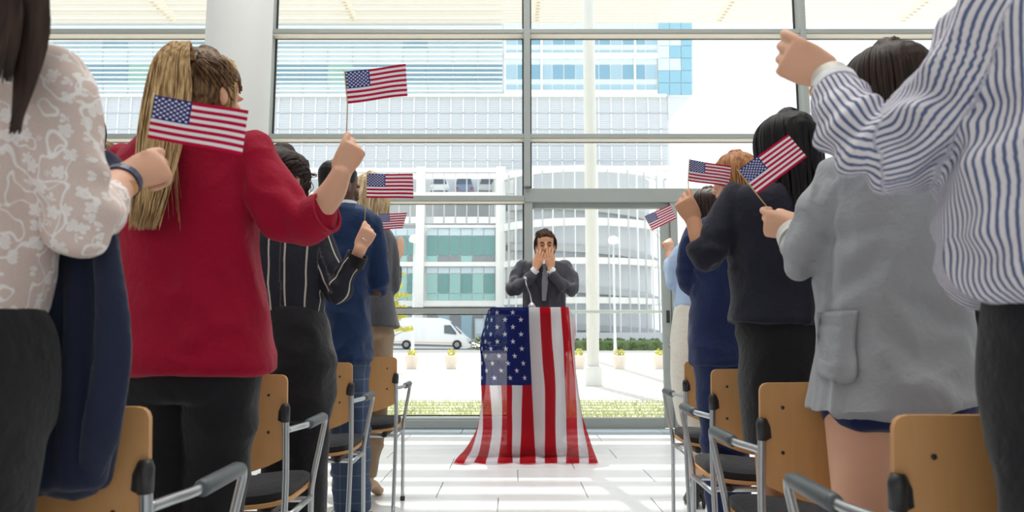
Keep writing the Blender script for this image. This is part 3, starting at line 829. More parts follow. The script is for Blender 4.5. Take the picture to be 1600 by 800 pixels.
# ---- curved car park to the right
D = empty('curved_car_park', (P(930, 530, 58).x, 58, 0)); tag(D, 'curved car park with white slab bands and grey vertical fins', 'building')
xc, rad, Yd = P(905, 400, 64).x, P(1030, 400, 64).x - P(905, 400, 64).x + .6, 64.0
ry_ = 6.5
a0, a1 = -math.pi, 0.0
def arc(r, ry, n=40): return [(xc + r * math.cos(a0 + (a1 - a0) * k / n), Yd + ry * math.sin(a0 + (a1 - a0) * k / n)) for k in range(n + 1)]
def band(name, z0, z1, r, ry, mat, slope=0.0):
    mb = MB(); A = arc(r, ry); C = arc(r - .5, ry - .5); n = len(A)
    dz = [slope * (k / (n - 1)) for k in range(n)]
    vs = [(x, y, z0 + dz[k]) for k, (x, y) in enumerate(A)] + [(x, y, z1 + dz[k]) for k, (x, y) in enumerate(A)] + [(x, y, z0 + dz[k]) for k, (x, y) in enumerate(C)] + [(x, y, z1 + dz[k]) for k, (x, y) in enumerate(C)]
    fs = []
    for k in range(n - 1):
        fs += [(k, k + 1, n + k + 1, n + k), (2 * n + k + 1, 2 * n + k, 3 * n + k, 3 * n + k + 1), (n + k, n + k + 1, 3 * n + k + 1, 3 * n + k), (k + 1, k, 2 * n + k, 2 * n + k + 1)]
    mb.add(vs, fs); return mb.build(name, mat, D, smooth=False)
Yq = Yd - ry_
band('core', -.1, zpx(262, Yq), rad - 1.4, ry_ - 1.4, MT['b_grey'])
for py in (263, 322, 344, 392, 414, 456, 470): pass
for (pa, pb) in ((258, 268), (340, 352), (402, 412), (464, 474)):
    band('slab', zpx(pb, Yq), zpx(pa, Yq), rad, ry_, MT['b_white'])
for (pa, pb, sl) in ((300, 312, -1.6), (368, 378, -1.6), (432, 442, -1.6), (495, 505, -1.2)):
    band('ramp', zpx(pb, Yq), zpx(pa, Yq), rad - .7, ry_ - .7, MT['b_inside'], sl)
zt = zpx(262, Yq)
for k in range(27):
    a = a0 + (a1 - a0) * (k + .5) / 27
    MB().box((xc + (rad + .08) * math.cos(a), Yd + (ry_ + .08) * math.sin(a), (zt - .1) / 2), (.16, .07, zt), rz=a).build('fin', MT['b_grey'] if k % 2 else MT['b_line'], D)
bl('base_wall', 885, 520, 1043, 536, MT['b_grey'], .3, 5.2, D)
# distant slab wall behind the drum so that the deck reads white to the right
bl('wall', 830, 262, 1043, 268, MT['b_white'], .6, .2)
# ================================================================== PEOPLE TOOLS
def rotm(yaw, pitch=0.0, roll=0.0):
    return Matrix.Rotation(yaw, 3, 'Z') @ Matrix.Rotation(pitch, 3, 'X') @ Matrix.Rotation(roll, 3, 'Y')
HEADPROF = [(.000, .062, .016, .014), (.012, .050, .034, .036), (.035, .036, .050, .058), (.065, .020, .059, .076), (.10, .006, .067, .088), (.135, -.003, .073, .095),
            (.165, -.007, .074, .097), (.195, -.009, .066, .087), (.217, -.010, .048, .064), (.230, -.010, .022, .030)]
def head_form(c, s, m, neck_to=None, neck_r=.055, face=True):
    """c: point at the head's middle (z .115 above chin); m: 3x3 turn; +Y is the way the face looks"""
    f = Form(); c = Vector(c)
    T = lambda p: c + m @ (Vector((p[0], p[1], p[2] - .115)) * s)
    f.sweep([T((0, y, z)) for z, y, a, b in HEADPROF], [a * s for *_, a, b in HEADPROF], [b * s for z, y, a, b in HEADPROF], side=tuple(m @ Vector((1, 0, 0))), n=3, seg=28)
    for e in (-1, 1):      # ears
        q = Matrix.Rotation(e * .35, 3, 'Z')
        f.ball(T((e * .077, -.004, .098)), (.009 * s, .020 * s, .031 * s), m @ q)
        f.ball(T((e * .080, -.012, .104)), (.006 * s, .014 * s, .022 * s), m @ q)
    if face:
        f.sweep([T((0, .090, .128)), T((0, .100, .105)), T((0, .114, .084)), T((0, .104, .074))], [.008 * s, .010 * s, .014 * s, .011 * s], n=3, seg=12)
        for e in (-1, 1):
            f.ball(T((e * .012, .100, .080)), (.010 * s, .011 * s, .008 * s), m)
            f.ball(T((e * .032, .083, .130)), (.024 * s, .010 * s, .008 * s), m)
            f.ball(T((e * .036, .070, .090)), (.022 * s, .020 * s, .022 * s), m)
        f.ball(T((0, .094, .054)), (.024 * s, .010 * s, .006 * s), m); f.ball(T((0, .091, .045)), (.020 * s, .011 * s, .007 * s), m)
    if neck_to is not None:
        a = T((0, -.028, .075)); b = Vector(neck_to)
        f.sweep([a, (a + b) / 2 + Vector((0, 0, 0)), b], [neck_r * .97, neck_r, neck_r * 1.15], n=4)
    return f, T

def hand_form(f, wrist, zdir, back, side, curl, spread=4, thumb=(35, 30, 25), s=1.0, wr=.026):
    """adds a hand to form f. side +1 right hand, -1 left. curl: four (mcp, pip, dip) triples in degrees"""
    Z = Vector(zdir).normalized(); Yb = Vector(back); Yb = (Yb - Z * Yb.dot(Z)).normalized(); X = Yb.cross(Z) * side
    w = Vector(wrist); Q = lambda x, y, z: w + (X * x + Yb * y + Z * z) * s
    # palm
    f.sweep([Q(0, 0, -.012), Q(.002, .0, .02), Q(.002, .0, .05), Q(.0, .002, .085)], [wr / s * s, .031 * s, .038 * s, .039 * s], [.019 * s, .017 * s, .016 * s, .0125 * s], side=tuple(X), n=4, seg=18)
    f.ball(Q(.022, -.008, .035), (.017 * s, .014 * s, .026 * s), Matrix((X, Yb, Z)).transposed())
    tips = []
    for k, (x, L) in enumerate(((.029, (.043, .026, .021)), (.010, (.047, .030, .022)), (-.010, (.043, .028, .022)), (-.028, (.034, .021, .019)))):
        r0 = (.0098, .0100, .0094, .0082)[k] * s
        base = Vector((x, .002, .084 - abs(x - .005) * .25)); sp = math.radians(spread) * (x / .029)
        a = 0; p = base.copy(); pts = [Q(x * .9, .0, .055), Q(*p)]
        for ang, l in zip(curl[k], L):
            a += math.radians(ang)
            p = p + Vector((math.sin(sp) * math.cos(a), -math.sin(a), math.cos(a) * math.cos(sp))) * l
            pts.append(Q(*p))
        # bend-aware: put extra points around joints
        rr = [r0 * 1.05, r0 * 1.08, r0, r0 * .93, r0 * .78]
        f.sweep(pts, rr, side=tuple(X), n=5, seg=12)
        tips.append(pts[-1])
    a1, a2, a3 = [math.radians(v) for v in thumb]     # outward angle, across-the-palm, bend
    p0 = Vector((.024, -.006, .018)); d = Vector((math.sin(a1) * math.cos(a2), -math.sin(a2), math.cos(a1) * math.cos(a2)))
    p1 = p0 + d * .042
    d2 = (d + Vector((-math.sin(a3) * .9, -math.sin(a3) * .35, math.sin(a3) * .5))).normalized(); p2 = p1 + d2 * .032
    d3 = (d2 + Vector((-math.sin(a3) * .7, -.1, math.sin(a3) * .4))).normalized(); p3 = p2 + d3 * .024
    f.sweep([Q(*p0), Q(*p1), Q(*p2), Q(*p3)], [.0135 * s, .0125 * s, .0110 * s, .0085 * s], side=tuple(Yb), n=5, seg=12)
    tips.append(Q(*p3))
    return tips
FIST = [(62, 85, 45), (68, 92, 50), (70, 92, 50), (72, 90, 50)]
PINCH = [(30, 48, 30), (52, 70, 40), (62, 82, 45), (68, 86, 46)]
TH = (6, 24, 8)
OPEN = [(6, 8, 6), (5, 7, 6), (6, 8, 6), (9, 10, 8)]
SOFT = [(22, 20, 12), (25, 24, 15), (30, 28, 18), (34, 30, 20)]
def nails(mb, tips, zdir, back, side, idx, s=1.0): pass

def torso_rows(rows, Y):
    pts, rx, ry = [], [], []
    for py, xl, xr, hd in rows:
        c = P((xl + xr) / 2, py, Y); pts.append(c); rx.append(M2((xr - xl) / 2, Y, c.z)); ry.append(hd)
    return pts, rx, ry
def torso(f, rows, Y, n=4, seg=40, power=2.25, cap=True, taper=1.0):
    pts, rx, ry = torso_rows(rows, Y)
    f.flat_end = True
    f.sweep(pts, [a * taper for a in rx], [a * taper for a in ry], n=n, seg=seg, horiz=True, power=power, cap=cap); return f

class HairMB:
    def __init__(s): s.V = []; s.F = []; s.b = 0
    def lock(s, pts, r, seg=5, n=4, flat=.55):
        rows = spline([list(p) for p in pts], n); T = np.gradient(rows, axis=0); T /= np.linalg.norm(T, axis=1)[:, None] + 1e-9
        m = len(rows); t = np.linspace(0, 1, m); rr = r * (1 - .85 * t ** 3) * (0.75 + .25 * np.minimum(1, t * 6))
        ref = np.array((.3, 1, .1)); U = ref - T * (T @ ref)[:, None]; U /= np.linalg.norm(U, axis=1)[:, None] + 1e-9; W = np.cross(T, U)
        th = np.linspace(0, 2 * np.pi, seg, endpoint=False)
        V = rows[:, None] + rr[:, None, None] * (np.cos(th)[None, :, None] * U[:, None] * flat + np.sin(th)[None, :, None] * W[:, None])
        i = np.arange(m - 1)[:, None] * seg; k = np.arange(seg)[None]; k2 = (k + 1) % seg
        Fq = np.stack([i + k, i + k2, i + seg + k2, i + seg + k], -1).reshape(-1, 4) + s.b
        s.V.append(V.reshape(-1, 3)); s.F.append(Fq); s.b += m * seg
    def mesh(s):
        V = np.vstack(s.V); Fq = np.vstack(s.F); me = bpy.data.meshes.new('hair'); me.from_pydata(V.tolist(), [], Fq.tolist()); me.update(); return me

def hair_cap(T, m, s, grow=.012, zmin=.07, vox=.006, back=.010, front=0.0, amp=.0025, scale=(70, 70, 14), hairline=.178):
    """close cap over the skull; reaches down to zmin at the back and leaves the face free"""
    f = Form(); rows = [(z, y, a, b) for z, y, a, b in HEADPROF if z >= zmin]
    pts = [T((0, y - back + .0 - (.035 * max(0, (.16 - z)) / .09), z + .004)) for z, y, a, b in rows]
    f.sweep(pts, [(a + grow * .9) * s for z, y, a, b in rows], [(b + grow - .018 * max(0, (.16 - z)) / .09 * 1.0 + front) * s for z, y, a, b in rows], side=tuple(m @ Vector((1, 0, 0))), n=4, seg=32)
    me = finish(f, vox, 3, folds=[(amp / FOLD, scale, .6)])
    V = get_v(me); c = np.array(T((0, 0, .115))); L = (V - c) @ np.array(m.inverted()).T / s + np.array((0, 0, .115))
    k = 1 / (1 + np.exp(-(L[:, 1] - .045 - .22 * np.maximum(0, L[:, 2] - hairline)) / .004)) * (1 / (1 + np.exp((L[:, 2] - hairline - .03) / .004)))
    k2 = 1 / (1 + np.exp((L[:, 2] - hairline + .0) / .0025)) * (L[:, 1] > .045)
    kk = np.clip(np.maximum(k * .0 + k2, 0), 0, 1)
    V = V + (c - V) * (kk * .22)[:, None]
    set_v(me, V)
    return me

def person(label, loc, group=None):
    t = empty('person', loc); tag(t, label, 'person', group); return t
def add(name, me, mat, parent): return link_mesh(name, me, mat, parent, True)
def core(rows, Y, arms=(), legs=(), shrink=.78, vox=.016, bare=False):
    """hidden trunk under the clothes, one surface with arms and legs"""
    f = Form(); torso(f, rows, Y, taper=shrink, seg=24)
    for pts, r in arms: f.sweep(pts, r, n=4, seg=18)
    for pts, r in legs: f.sweep(pts, [q * (1 if bare else .80) for q in r], n=4, seg=18)
    me = f.remesh(vox); smooth_mesh(me, 2); return me
def band_ring(mb, c, axis, r, w, th, seg=28, squash=1.0, ref=None):
    a = Vector(axis).normalized(); u = Vector(ref) if ref is not None else Vector((0, 1, 0)); u = (u - a * u.dot(a)).normalized(); v = a.cross(u); c = Vector(c)
    vs = []
    for k in range(seg):
        q = 2 * math.pi * k / seg; d = u * math.cos(q) * squash + v * math.sin(q)
        for rr, h in ((r, -w / 2), (r + th, -w / 2), (r + th, w / 2), (r, w / 2)): vs.append(c + d * rr + a * h)
    fs = []
    for k in range(seg):
        j = (k + 1) % seg
        for i in range(4): fs.append((k * 4 + i, k * 4 + (i + 1) % 4, j * 4 + (i + 1) % 4, j * 4 + i))
    mb.add(vs, fs); return mb
def shoe(name, heel, toe, w, mat, parent, hheel=0.0, h=.07):
    """heel, toe: floor points"""
    a = Vector(heel); b = Vector(toe); d = (b - a); L = d.length; d.normalize()
    f = Form(); hz = hheel
    f.sweep([a + Vector((0, 0, hz + .030)), a + d * L * .35 + Vector((0, 0, hz * .75 + .030)), a + d * L * .7 + Vector((0, 0, .026)), a + d * L * .96 + Vector((0, 0, .022))], [w * .42, w * .42, w * .5, w * .30], [.030, .028, .024, .016], side=tuple(Vector((0, 0, 1)).cross(d)), n=5, seg=20)
    f.sweep([a + Vector((0, 0, hz + .05)), a + d * .03 + Vector((0, 0, hz + h))], [w * .38, w * .36], n=3)
    if hheel > .01: f.sweep([a + Vector((0, 0, .004)), a + Vector((0, 0, hz + .02))], [.009, .022], n=3, seg=12)
    me = finish(f, .006, 2); return add(name, me, mat, parent)

SK_L = mat_skin('skin_light', srgb(226, 178, 150)); SK_M = mat_skin('skin_tan', srgb(208, 158, 126)); SK_D = mat_skin('skin_dark', srgb(96, 66, 52))
MT['shoe_black'] = mat_plain('shoe_black', srgb(26, 26, 28), .35); MT['shoe_tan'] = mat_plain('shoe_tan', srgb(190, 160, 130), .5)

# ------------------------------------------------------------------ hand flags
def hand_flag(label, tl, tr, br, bl_, Y, Y2, stick_end, lateral=0, group='small flags held up by the audience', bulge=.006):
    """tl/bl: hoist top and bottom, tr/br: fly; Y at hoist, Y2 at fly; stick_end: lower end of the stick (point)"""
    A, Bq, Cq, Dq = P(*tl, Y), P(*tr, Y2), P(*br, Y2), P(*bl_, Y)
    t = empty('hand_flag', tuple(stick_end)); tag(t, label, 'flag', group)
    nu, nv = 20, 11; vs = []; uvs = []
    nrm = (Bq - A).cross(Dq - A).normalized()
    for j in range(nv):
        for i in range(nu):
            u, v = i / (nu - 1), j / (nv - 1)
            p = A.lerp(Bq, u).lerp(Dq.lerp(Cq, u), v) + nrm * bulge * (math.sin(u * 5.2 + v * 1.1) * (u ** .7))
            vs.append(p); uvs.append((u, v))
    fs = [(j * nu + i, j * nu + i + 1, (j + 1) * nu + i + 1, (j + 1) * nu + i) for j in range(nv - 1) for i in range(nu - 1)]
    mb = MB().add(vs, fs); me = mb.mesh('flag_cloth'); ul = me.uv_layers.new(name='UVMap')
    idx = np.empty(len(me.loops), dtype=np.int32); me.loops.foreach_get('vertex_index', idx)
    ul.data.foreach_set('uv', np.array(uvs)[idx].ravel())
    link_mesh('flag_cloth', me, MT['flag'], t)
    top = A + (A - Dq).normalized() * .004
    MB().tube([top, Dq, Vector(stick_end)], .0016, 8).build('stick', MT['stick'], t, smooth=True)
    return t
# ================================================================== SPEAKER (faces the camera)
def V3(*a): return Vector(a)
Yk = 6.22
def build_speaker():
    Y = Yk; hc = P(852, 384, Y); t = person('man in a dark grey suit with both hands over his mouth behind the lectern', (hc.x, Y, 0))
    m = Matrix.Rotation(R(180), 3, 'Z') @ Matrix.Rotation(R(-3), 3, 'X'); s = 1.10
    hf, T = head_form(hc, s, m, neck_to=P(851, 422, Y + .02), neck_r=.058)
    hme = finish(hf, .0042, 3)
    V = get_v(hme)   # eye sockets and mouth line
    Mi = m.inverted()
    Lc = (V - np.array(hc)) @ np.array(Mi).T / s + np.array((0, 0, .115))
    N = get_n(hme); D = np.zeros(len(V))
    for e in (-1, 1): D -= .010 * np.exp(-(((Lc[:, 0] - e * .031) / .018) ** 2 + ((Lc[:, 2] - .113) / .011) ** 2)) * (Lc[:, 1] > 0)
    D -= .004 * np.exp(-(((Lc[:, 0]) / .026) ** 2 + ((Lc[:, 2] - .0495) / .0022) ** 2)) * (Lc[:, 1] > 0)
    set_v(hme, V + N * D[:, None])
    rows = [(412, 838, 866, .09), (420, 822, 880, .11), (440, 818, 882, .125), (470, 820, 880, .12), (500, 820, 880, .12), (560, 819, 881, .12)]
    # legs go down behind the lectern
    Xc = hc.x; lg = []
    for e in (-1, 1): lg.append(([(Xc + e * .09, Y, .92), (Xc + e * .10, Y - .02, .50), (Xc + e * .11, Y + .01, .09)], [.080, .055, .040]))
    me = core(rows, Y, (), lg, .8, .02)
    # forearms and hands
    parts = [me, hme]; hands = []
    WR = P(837, 421, Y - .20); WL = P(860, 421, Y - .20)
    fR = Form(); elR = P(806, 452, Y - .14); elL = P(889, 452, Y - .14)
    for el, w, tgt, side in ((elR.lerp(WR, .55), WR, P(849, 388, Y - .18), 1), (elL, WL, P(854.5, 380, Y - .20), -1)):
        f = Form(); f.sweep([el, el.lerp(w, .6), w], [.024, .025, .026], n=3, seg=14)
        zd = tgt - w
        hand_form(f, w, zd, (side * .45, -1, .25), side, [(6, 9, 7), (5, 9, 7), (7, 10, 8), (10, 12, 9)], 8, (12, 15, 8), 1.02, .025)
        parts.append(finish(f, .0030, 1))
    add('body', join_meshes(parts, 'body'), SK_M, t)
    # eyes, brows
    for e in (-1, 1):
        ey = MB().ball(T((e * .031, .0745, .1125)), .0115 * s, 16, 10).build('eye', MT['eye_white'], t, smooth=True)
        MB().ball(T((e * .031, .0845, .1120)), (.0056 * s, .003, .0056 * s), 12, 8).build('iris', MT['eye_dark'], ey, smooth=True)
        lid = MB().tube([T((e * .046, .080, .113)), T((e * .038, .090, .119)), T((e * .028, .093, .1195)), T((e * .018, .088, .114))], [.003, .0048, .0048, .003], 8).build('eyelid', SK_M, t, smooth=True)
        MB().tube([T((e * .050, .078, .130)), T((e * .040, .091, .136)), T((e * .028, .097, .136)), T((e * .015, .099, .131))], [.002, .005, .0055, .004], 8).build('eyebrow', MT['hair_brown'], t, smooth=True)
    # hair: swept back, with volume and sides over the ears
    hb = HairMB(); g = np.random.default_rng(3)
    cap = hair_cap(T, m, s, .011, .10, .005, .010, amp=.002)
    for k in range(330):
        a = g.uniform(-1.9, 1.9); f0 = g.uniform(0, 1)
        st = (math.sin(a) * .052, .052 + .036 * math.cos(a) if abs(a) < 1.2 else .05 - .03 * abs(a), .196 - .028 * abs(a) / 1.9 + g.uniform(-.008, .008))
        if abs(a) < 1.3:
            md = (st[0] * 1.25 + .012, .02, .246 - .02 * abs(a)); en = (st[0] * 1.3 + g.normal(0, .01), -.075, .20)
            hb.lock([T(st), T((st[0] * 1.15 + .006, .055, st[2] + .034)), T(md), T(en)], .0055 * s)
        else:
            sg = 1 if a > 0 else -1
            hb.lock([T((sg * .05, .055 - f0 * .08, .205)), T((sg * .083, .035 - f0 * .08, .165)), T((sg * (.087 + g.uniform(-.003, .004)), .01 - f0 * .06, .115 + g.uniform(-.02, .01))), T((sg * (.078), -.02 - f0 * .05, .075 + g.uniform(-.02, .02)))], .0055 * s)
    for k in range(140):
        x = g.uniform(-.075, .075)
        hb.lock([T((x * .6, -.07, .22)), T((x, -.105, .15)), T((x * 1.05, -.10, .08)), T((x, -.085 + g.uniform(-.01, .01), .03))], .006)
    add('hair', join_meshes([cap, hb.mesh()], 'hair'), MT['hair_brown'], t)
    # suit
    f = Form()
    jr = [(409, 838, 867, .06), (411, 826, 878, .085), (414, 817, 884, .10), (424, 813, 886, .12), (440, 815, 884, .13), (462, 818, 882, .125), (485, 818, 883, .125), (520, 814, 887, .13), (548, 813, 888, .13)]
    torso(f, jr, Y)
    f.sweep([P(819, 418, Y), P(806, 436, Y - .04), P(802, 452, Y - .12)], [.068, .062, .055], n=6)
    f.sweep([P(802, 452, Y - .12), P(817, 443, Y - .17), P(834, 427, Y - .20)], [.055, .048, .040], n=6)
    f.sweep([P(882, 418, Y), P(892, 436, Y - .04), P(893, 454, Y - .12)], [.068, .062, .055], n=6)
    f.sweep([P(893, 454, Y - .12), P(876, 444, Y - .17), P(861, 427, Y - .20)], [.055, .048, .040], n=6)
    me = finish(f, .009, 3, folds=[(.004, (6, 6, 3), .8), (.003, (14, 14, 8), .8)], spots=[(P(804, 450, Y - .12), (1, 0, .4), .10, .006, 60), (P(891, 452, Y - .12), (1, 0, -.4), .10, .006, 60)])
    add('suit_jacket', me, MT['suit_grey'], t)
    # lapels, shirt, tie
    yf = Y - .115
    def plate(name, pts, mat, th=.008, dy=0.0):
        q = [P(x, y, yf - dy) for x, y in pts]; mb = MB(); n = len(q)
        mb.add([(v.x, v.y, v.z) for v in q] + [(v.x, v.y + th, v.z) for v in q], [tuple(range(n - 1, -1, -1)), tuple(range(n, 2 * n))] + [(i, (i + 1) % n, (i + 1) % n + n, i + n) for i in range(n)])
        return mb.build(name, mat, t)
    f = Form(); f.sweep([P(851, 409, Y - .01), P(851, 415, Y - .05), P(851, 440, Y - .105), P(851, 463, Y - .115)], [.062, .070, .055, .012], [.060, .060, .050, .03], n=4)
    add('shirt', finish(f, .006, 2), MT['shirt_white'], t)
    plate('tie', [(847.5, 413), (854.5, 413), (853, 418), (856.5, 440), (853, 470), (847, 470), (846.5, 440), (849, 418)], MT['tie'], .012, .052)
    plate('lapel', [(838, 409), (843, 408), (848, 430), (851, 466), (846, 460), (838, 436), (834, 430), (838, 425), (835, 420)], MT['suit_dark'], .03, .040)
    plate('lapel', [(864, 409), (860, 408), (856, 430), (853, 466), (858, 460), (866, 436), (870, 430), (866, 425), (869, 420)], MT['suit_dark'], .03, .040)
    for w, el, nm in ((WR, elR, 'shirt_cuff'), (WL, elL, 'shirt_cuff')):
        d = (w - el).normalized(); mb = MB(); band_ring(mb, w - d * .012, d, .0315, .036, .005); mb.build(nm, MT['shirt_white'], t, smooth=False)
    mb = MB(); band_ring(mb, P(852.5, 397, Y - .205), (0, .1, 1), .0095, .004, .0015, 20); mb.build('ring', MT['gold'], t, smooth=True)
    # trousers + shoes
    f = Form(); torso(f, [(540, 817, 885, .115), (562, 817, 885, .12)], Y, n=2)
    for pts, r in lg: f.sweep(pts, [r[0] + .014, r[1] + .016, r[2] + .02], n=5)
    add('trousers', finish(f, .014, 2, folds=[(.004, (5, 5, 9), .5)]), MT['suit_grey'], t)
    for e in (-1, 1): shoe('shoe', (Xc + e * .11, Y + .04, 0), (Xc + e * .13, Y - .22, 0), .095, MT['shoe_black'], t)
MT['eye_white'] = mat_plain('eye_white', srgb(160, 150, 142), .25); MT['eye_dark'] = mat_plain('eye_dark', srgb(40, 26, 20), .2)
MT['hair_brown'] = mat_hair('hair_brown', srgb(34, 22, 16), srgb(92, 62, 42)); MT['hair_black'] = mat_hair('hair_black', srgb(10, 8, 10), srgb(30, 25, 27))
MT['hair_dark'] = mat_hair('hair_dark', srgb(28, 19, 17), srgb(66, 47, 40)); MT['hair_blond'] = mat_hair('hair_blond', srgb(128, 92, 58), srgb(240, 205, 150), 150)
MT['hair_pale'] = mat_hair('hair_pale', srgb(150, 118, 84), srgb(236, 214, 176), 60); MT['hair_ginger'] = mat_hair('hair_ginger', srgb(140, 88, 52), srgb(206, 150, 104))
MT['hair_darkblond'] = mat_hair('hair_darkblond', srgb(66, 48, 36), srgb(150, 118, 84), 100)
MT['suit_grey'] = mat_cloth('suit_grey', srgb(74, 74, 82)); MT['suit_dark'] = mat_cloth('suit_lapel', srgb(58, 58, 66)); MT['tie'] = mat_cloth('tie_grey', srgb(128, 130, 138), rough=.6)
MT['shirt_white'] = mat_cloth('shirt_white', srgb(236, 238, 242), .04)
build_speaker()

# ------------------------------------------------------------------ helpers for the people seen from behind
def legs_world(Y, xs, top, knee, ank, dy=0.0):
    return [([(x0, Y + dy, .86), (x1, Y + dy, .48), (x2, Y + dy + .02, .09)], [top, knee, ank]) for x0, x1, x2 in xs]
def trouser(rows, Y, lg, mat, t, grow=.014, vox=.009, name='trousers', folds=((.004, (6, 6, 9), .6),), flare=0.0):
    f = Form(); torso(f, rows, Y, n=3)
    for pts, r in lg: f.sweep(pts, [r[0] + grow, r[1] + grow, r[2] + grow + flare], n=5)
    me = finish(f, vox, 3, folds=list(folds)); return add(name, me, mat, t)

def long_hair(T, m, s, zlen, n, seed, r=.006, face=70, width=1.0, backbulge=0.0, wave=0.0, end_dx=0.0, zjit=.02, side_in=0.0, crown=(0, -.01)):
    """locks from the crown over the skull and straight down; zlen: height (head space) where they end"""
    hb = HairMB(); g = np.random.default_rng(seed)
    for k in range(n):
        a = math.radians(g.uniform(90 + face - 90, 360 - (face - 90) - 90 + 0) ) if False else g.uniform(math.radians(face), math.radians(360 - face))
        # a: angle from the face direction
        sx, cy = math.sin(a), math.cos(a); lay = g.uniform(.9, 1.10)
        pts = [T((crown[0] + sx * .012, crown[1] + cy * .01, .240 + g.uniform(-.003, .003)))]
        for z, q in ((.228, .55), (.20, .86), (.165, 1.0), (.12, 1.03)):
            pts.append(T((sx * .088 * q * lay * width, -.008 + cy * .106 * q * lay, z)))
        z = .12; j = 0; x0 = sx * .088 * lay * width; y0 = -.012 + cy * (.106 + backbulge) * lay
        zend = zlen + g.uniform(-zjit, zjit)
        while z - .07 > zend:
            z -= .07; j += 1
            w = wave * math.sin(z * 55 + g.uniform(-.5, .5) + a * 3)
            pts.append(T((x0 * (1 - side_in * j * .06) + w + g.normal(0, .002) + end_dx * j, y0 + w * .6, z)))
        pts.append(T((x0 * (1 - side_in * (j + 1) * .06) + end_dx * (j + 1) + g.normal(0, .004), y0 + g.normal(0, .004), zend)))
        hb.lock(pts, r * g.uniform(.7, 1.35), n=3)
    return hb

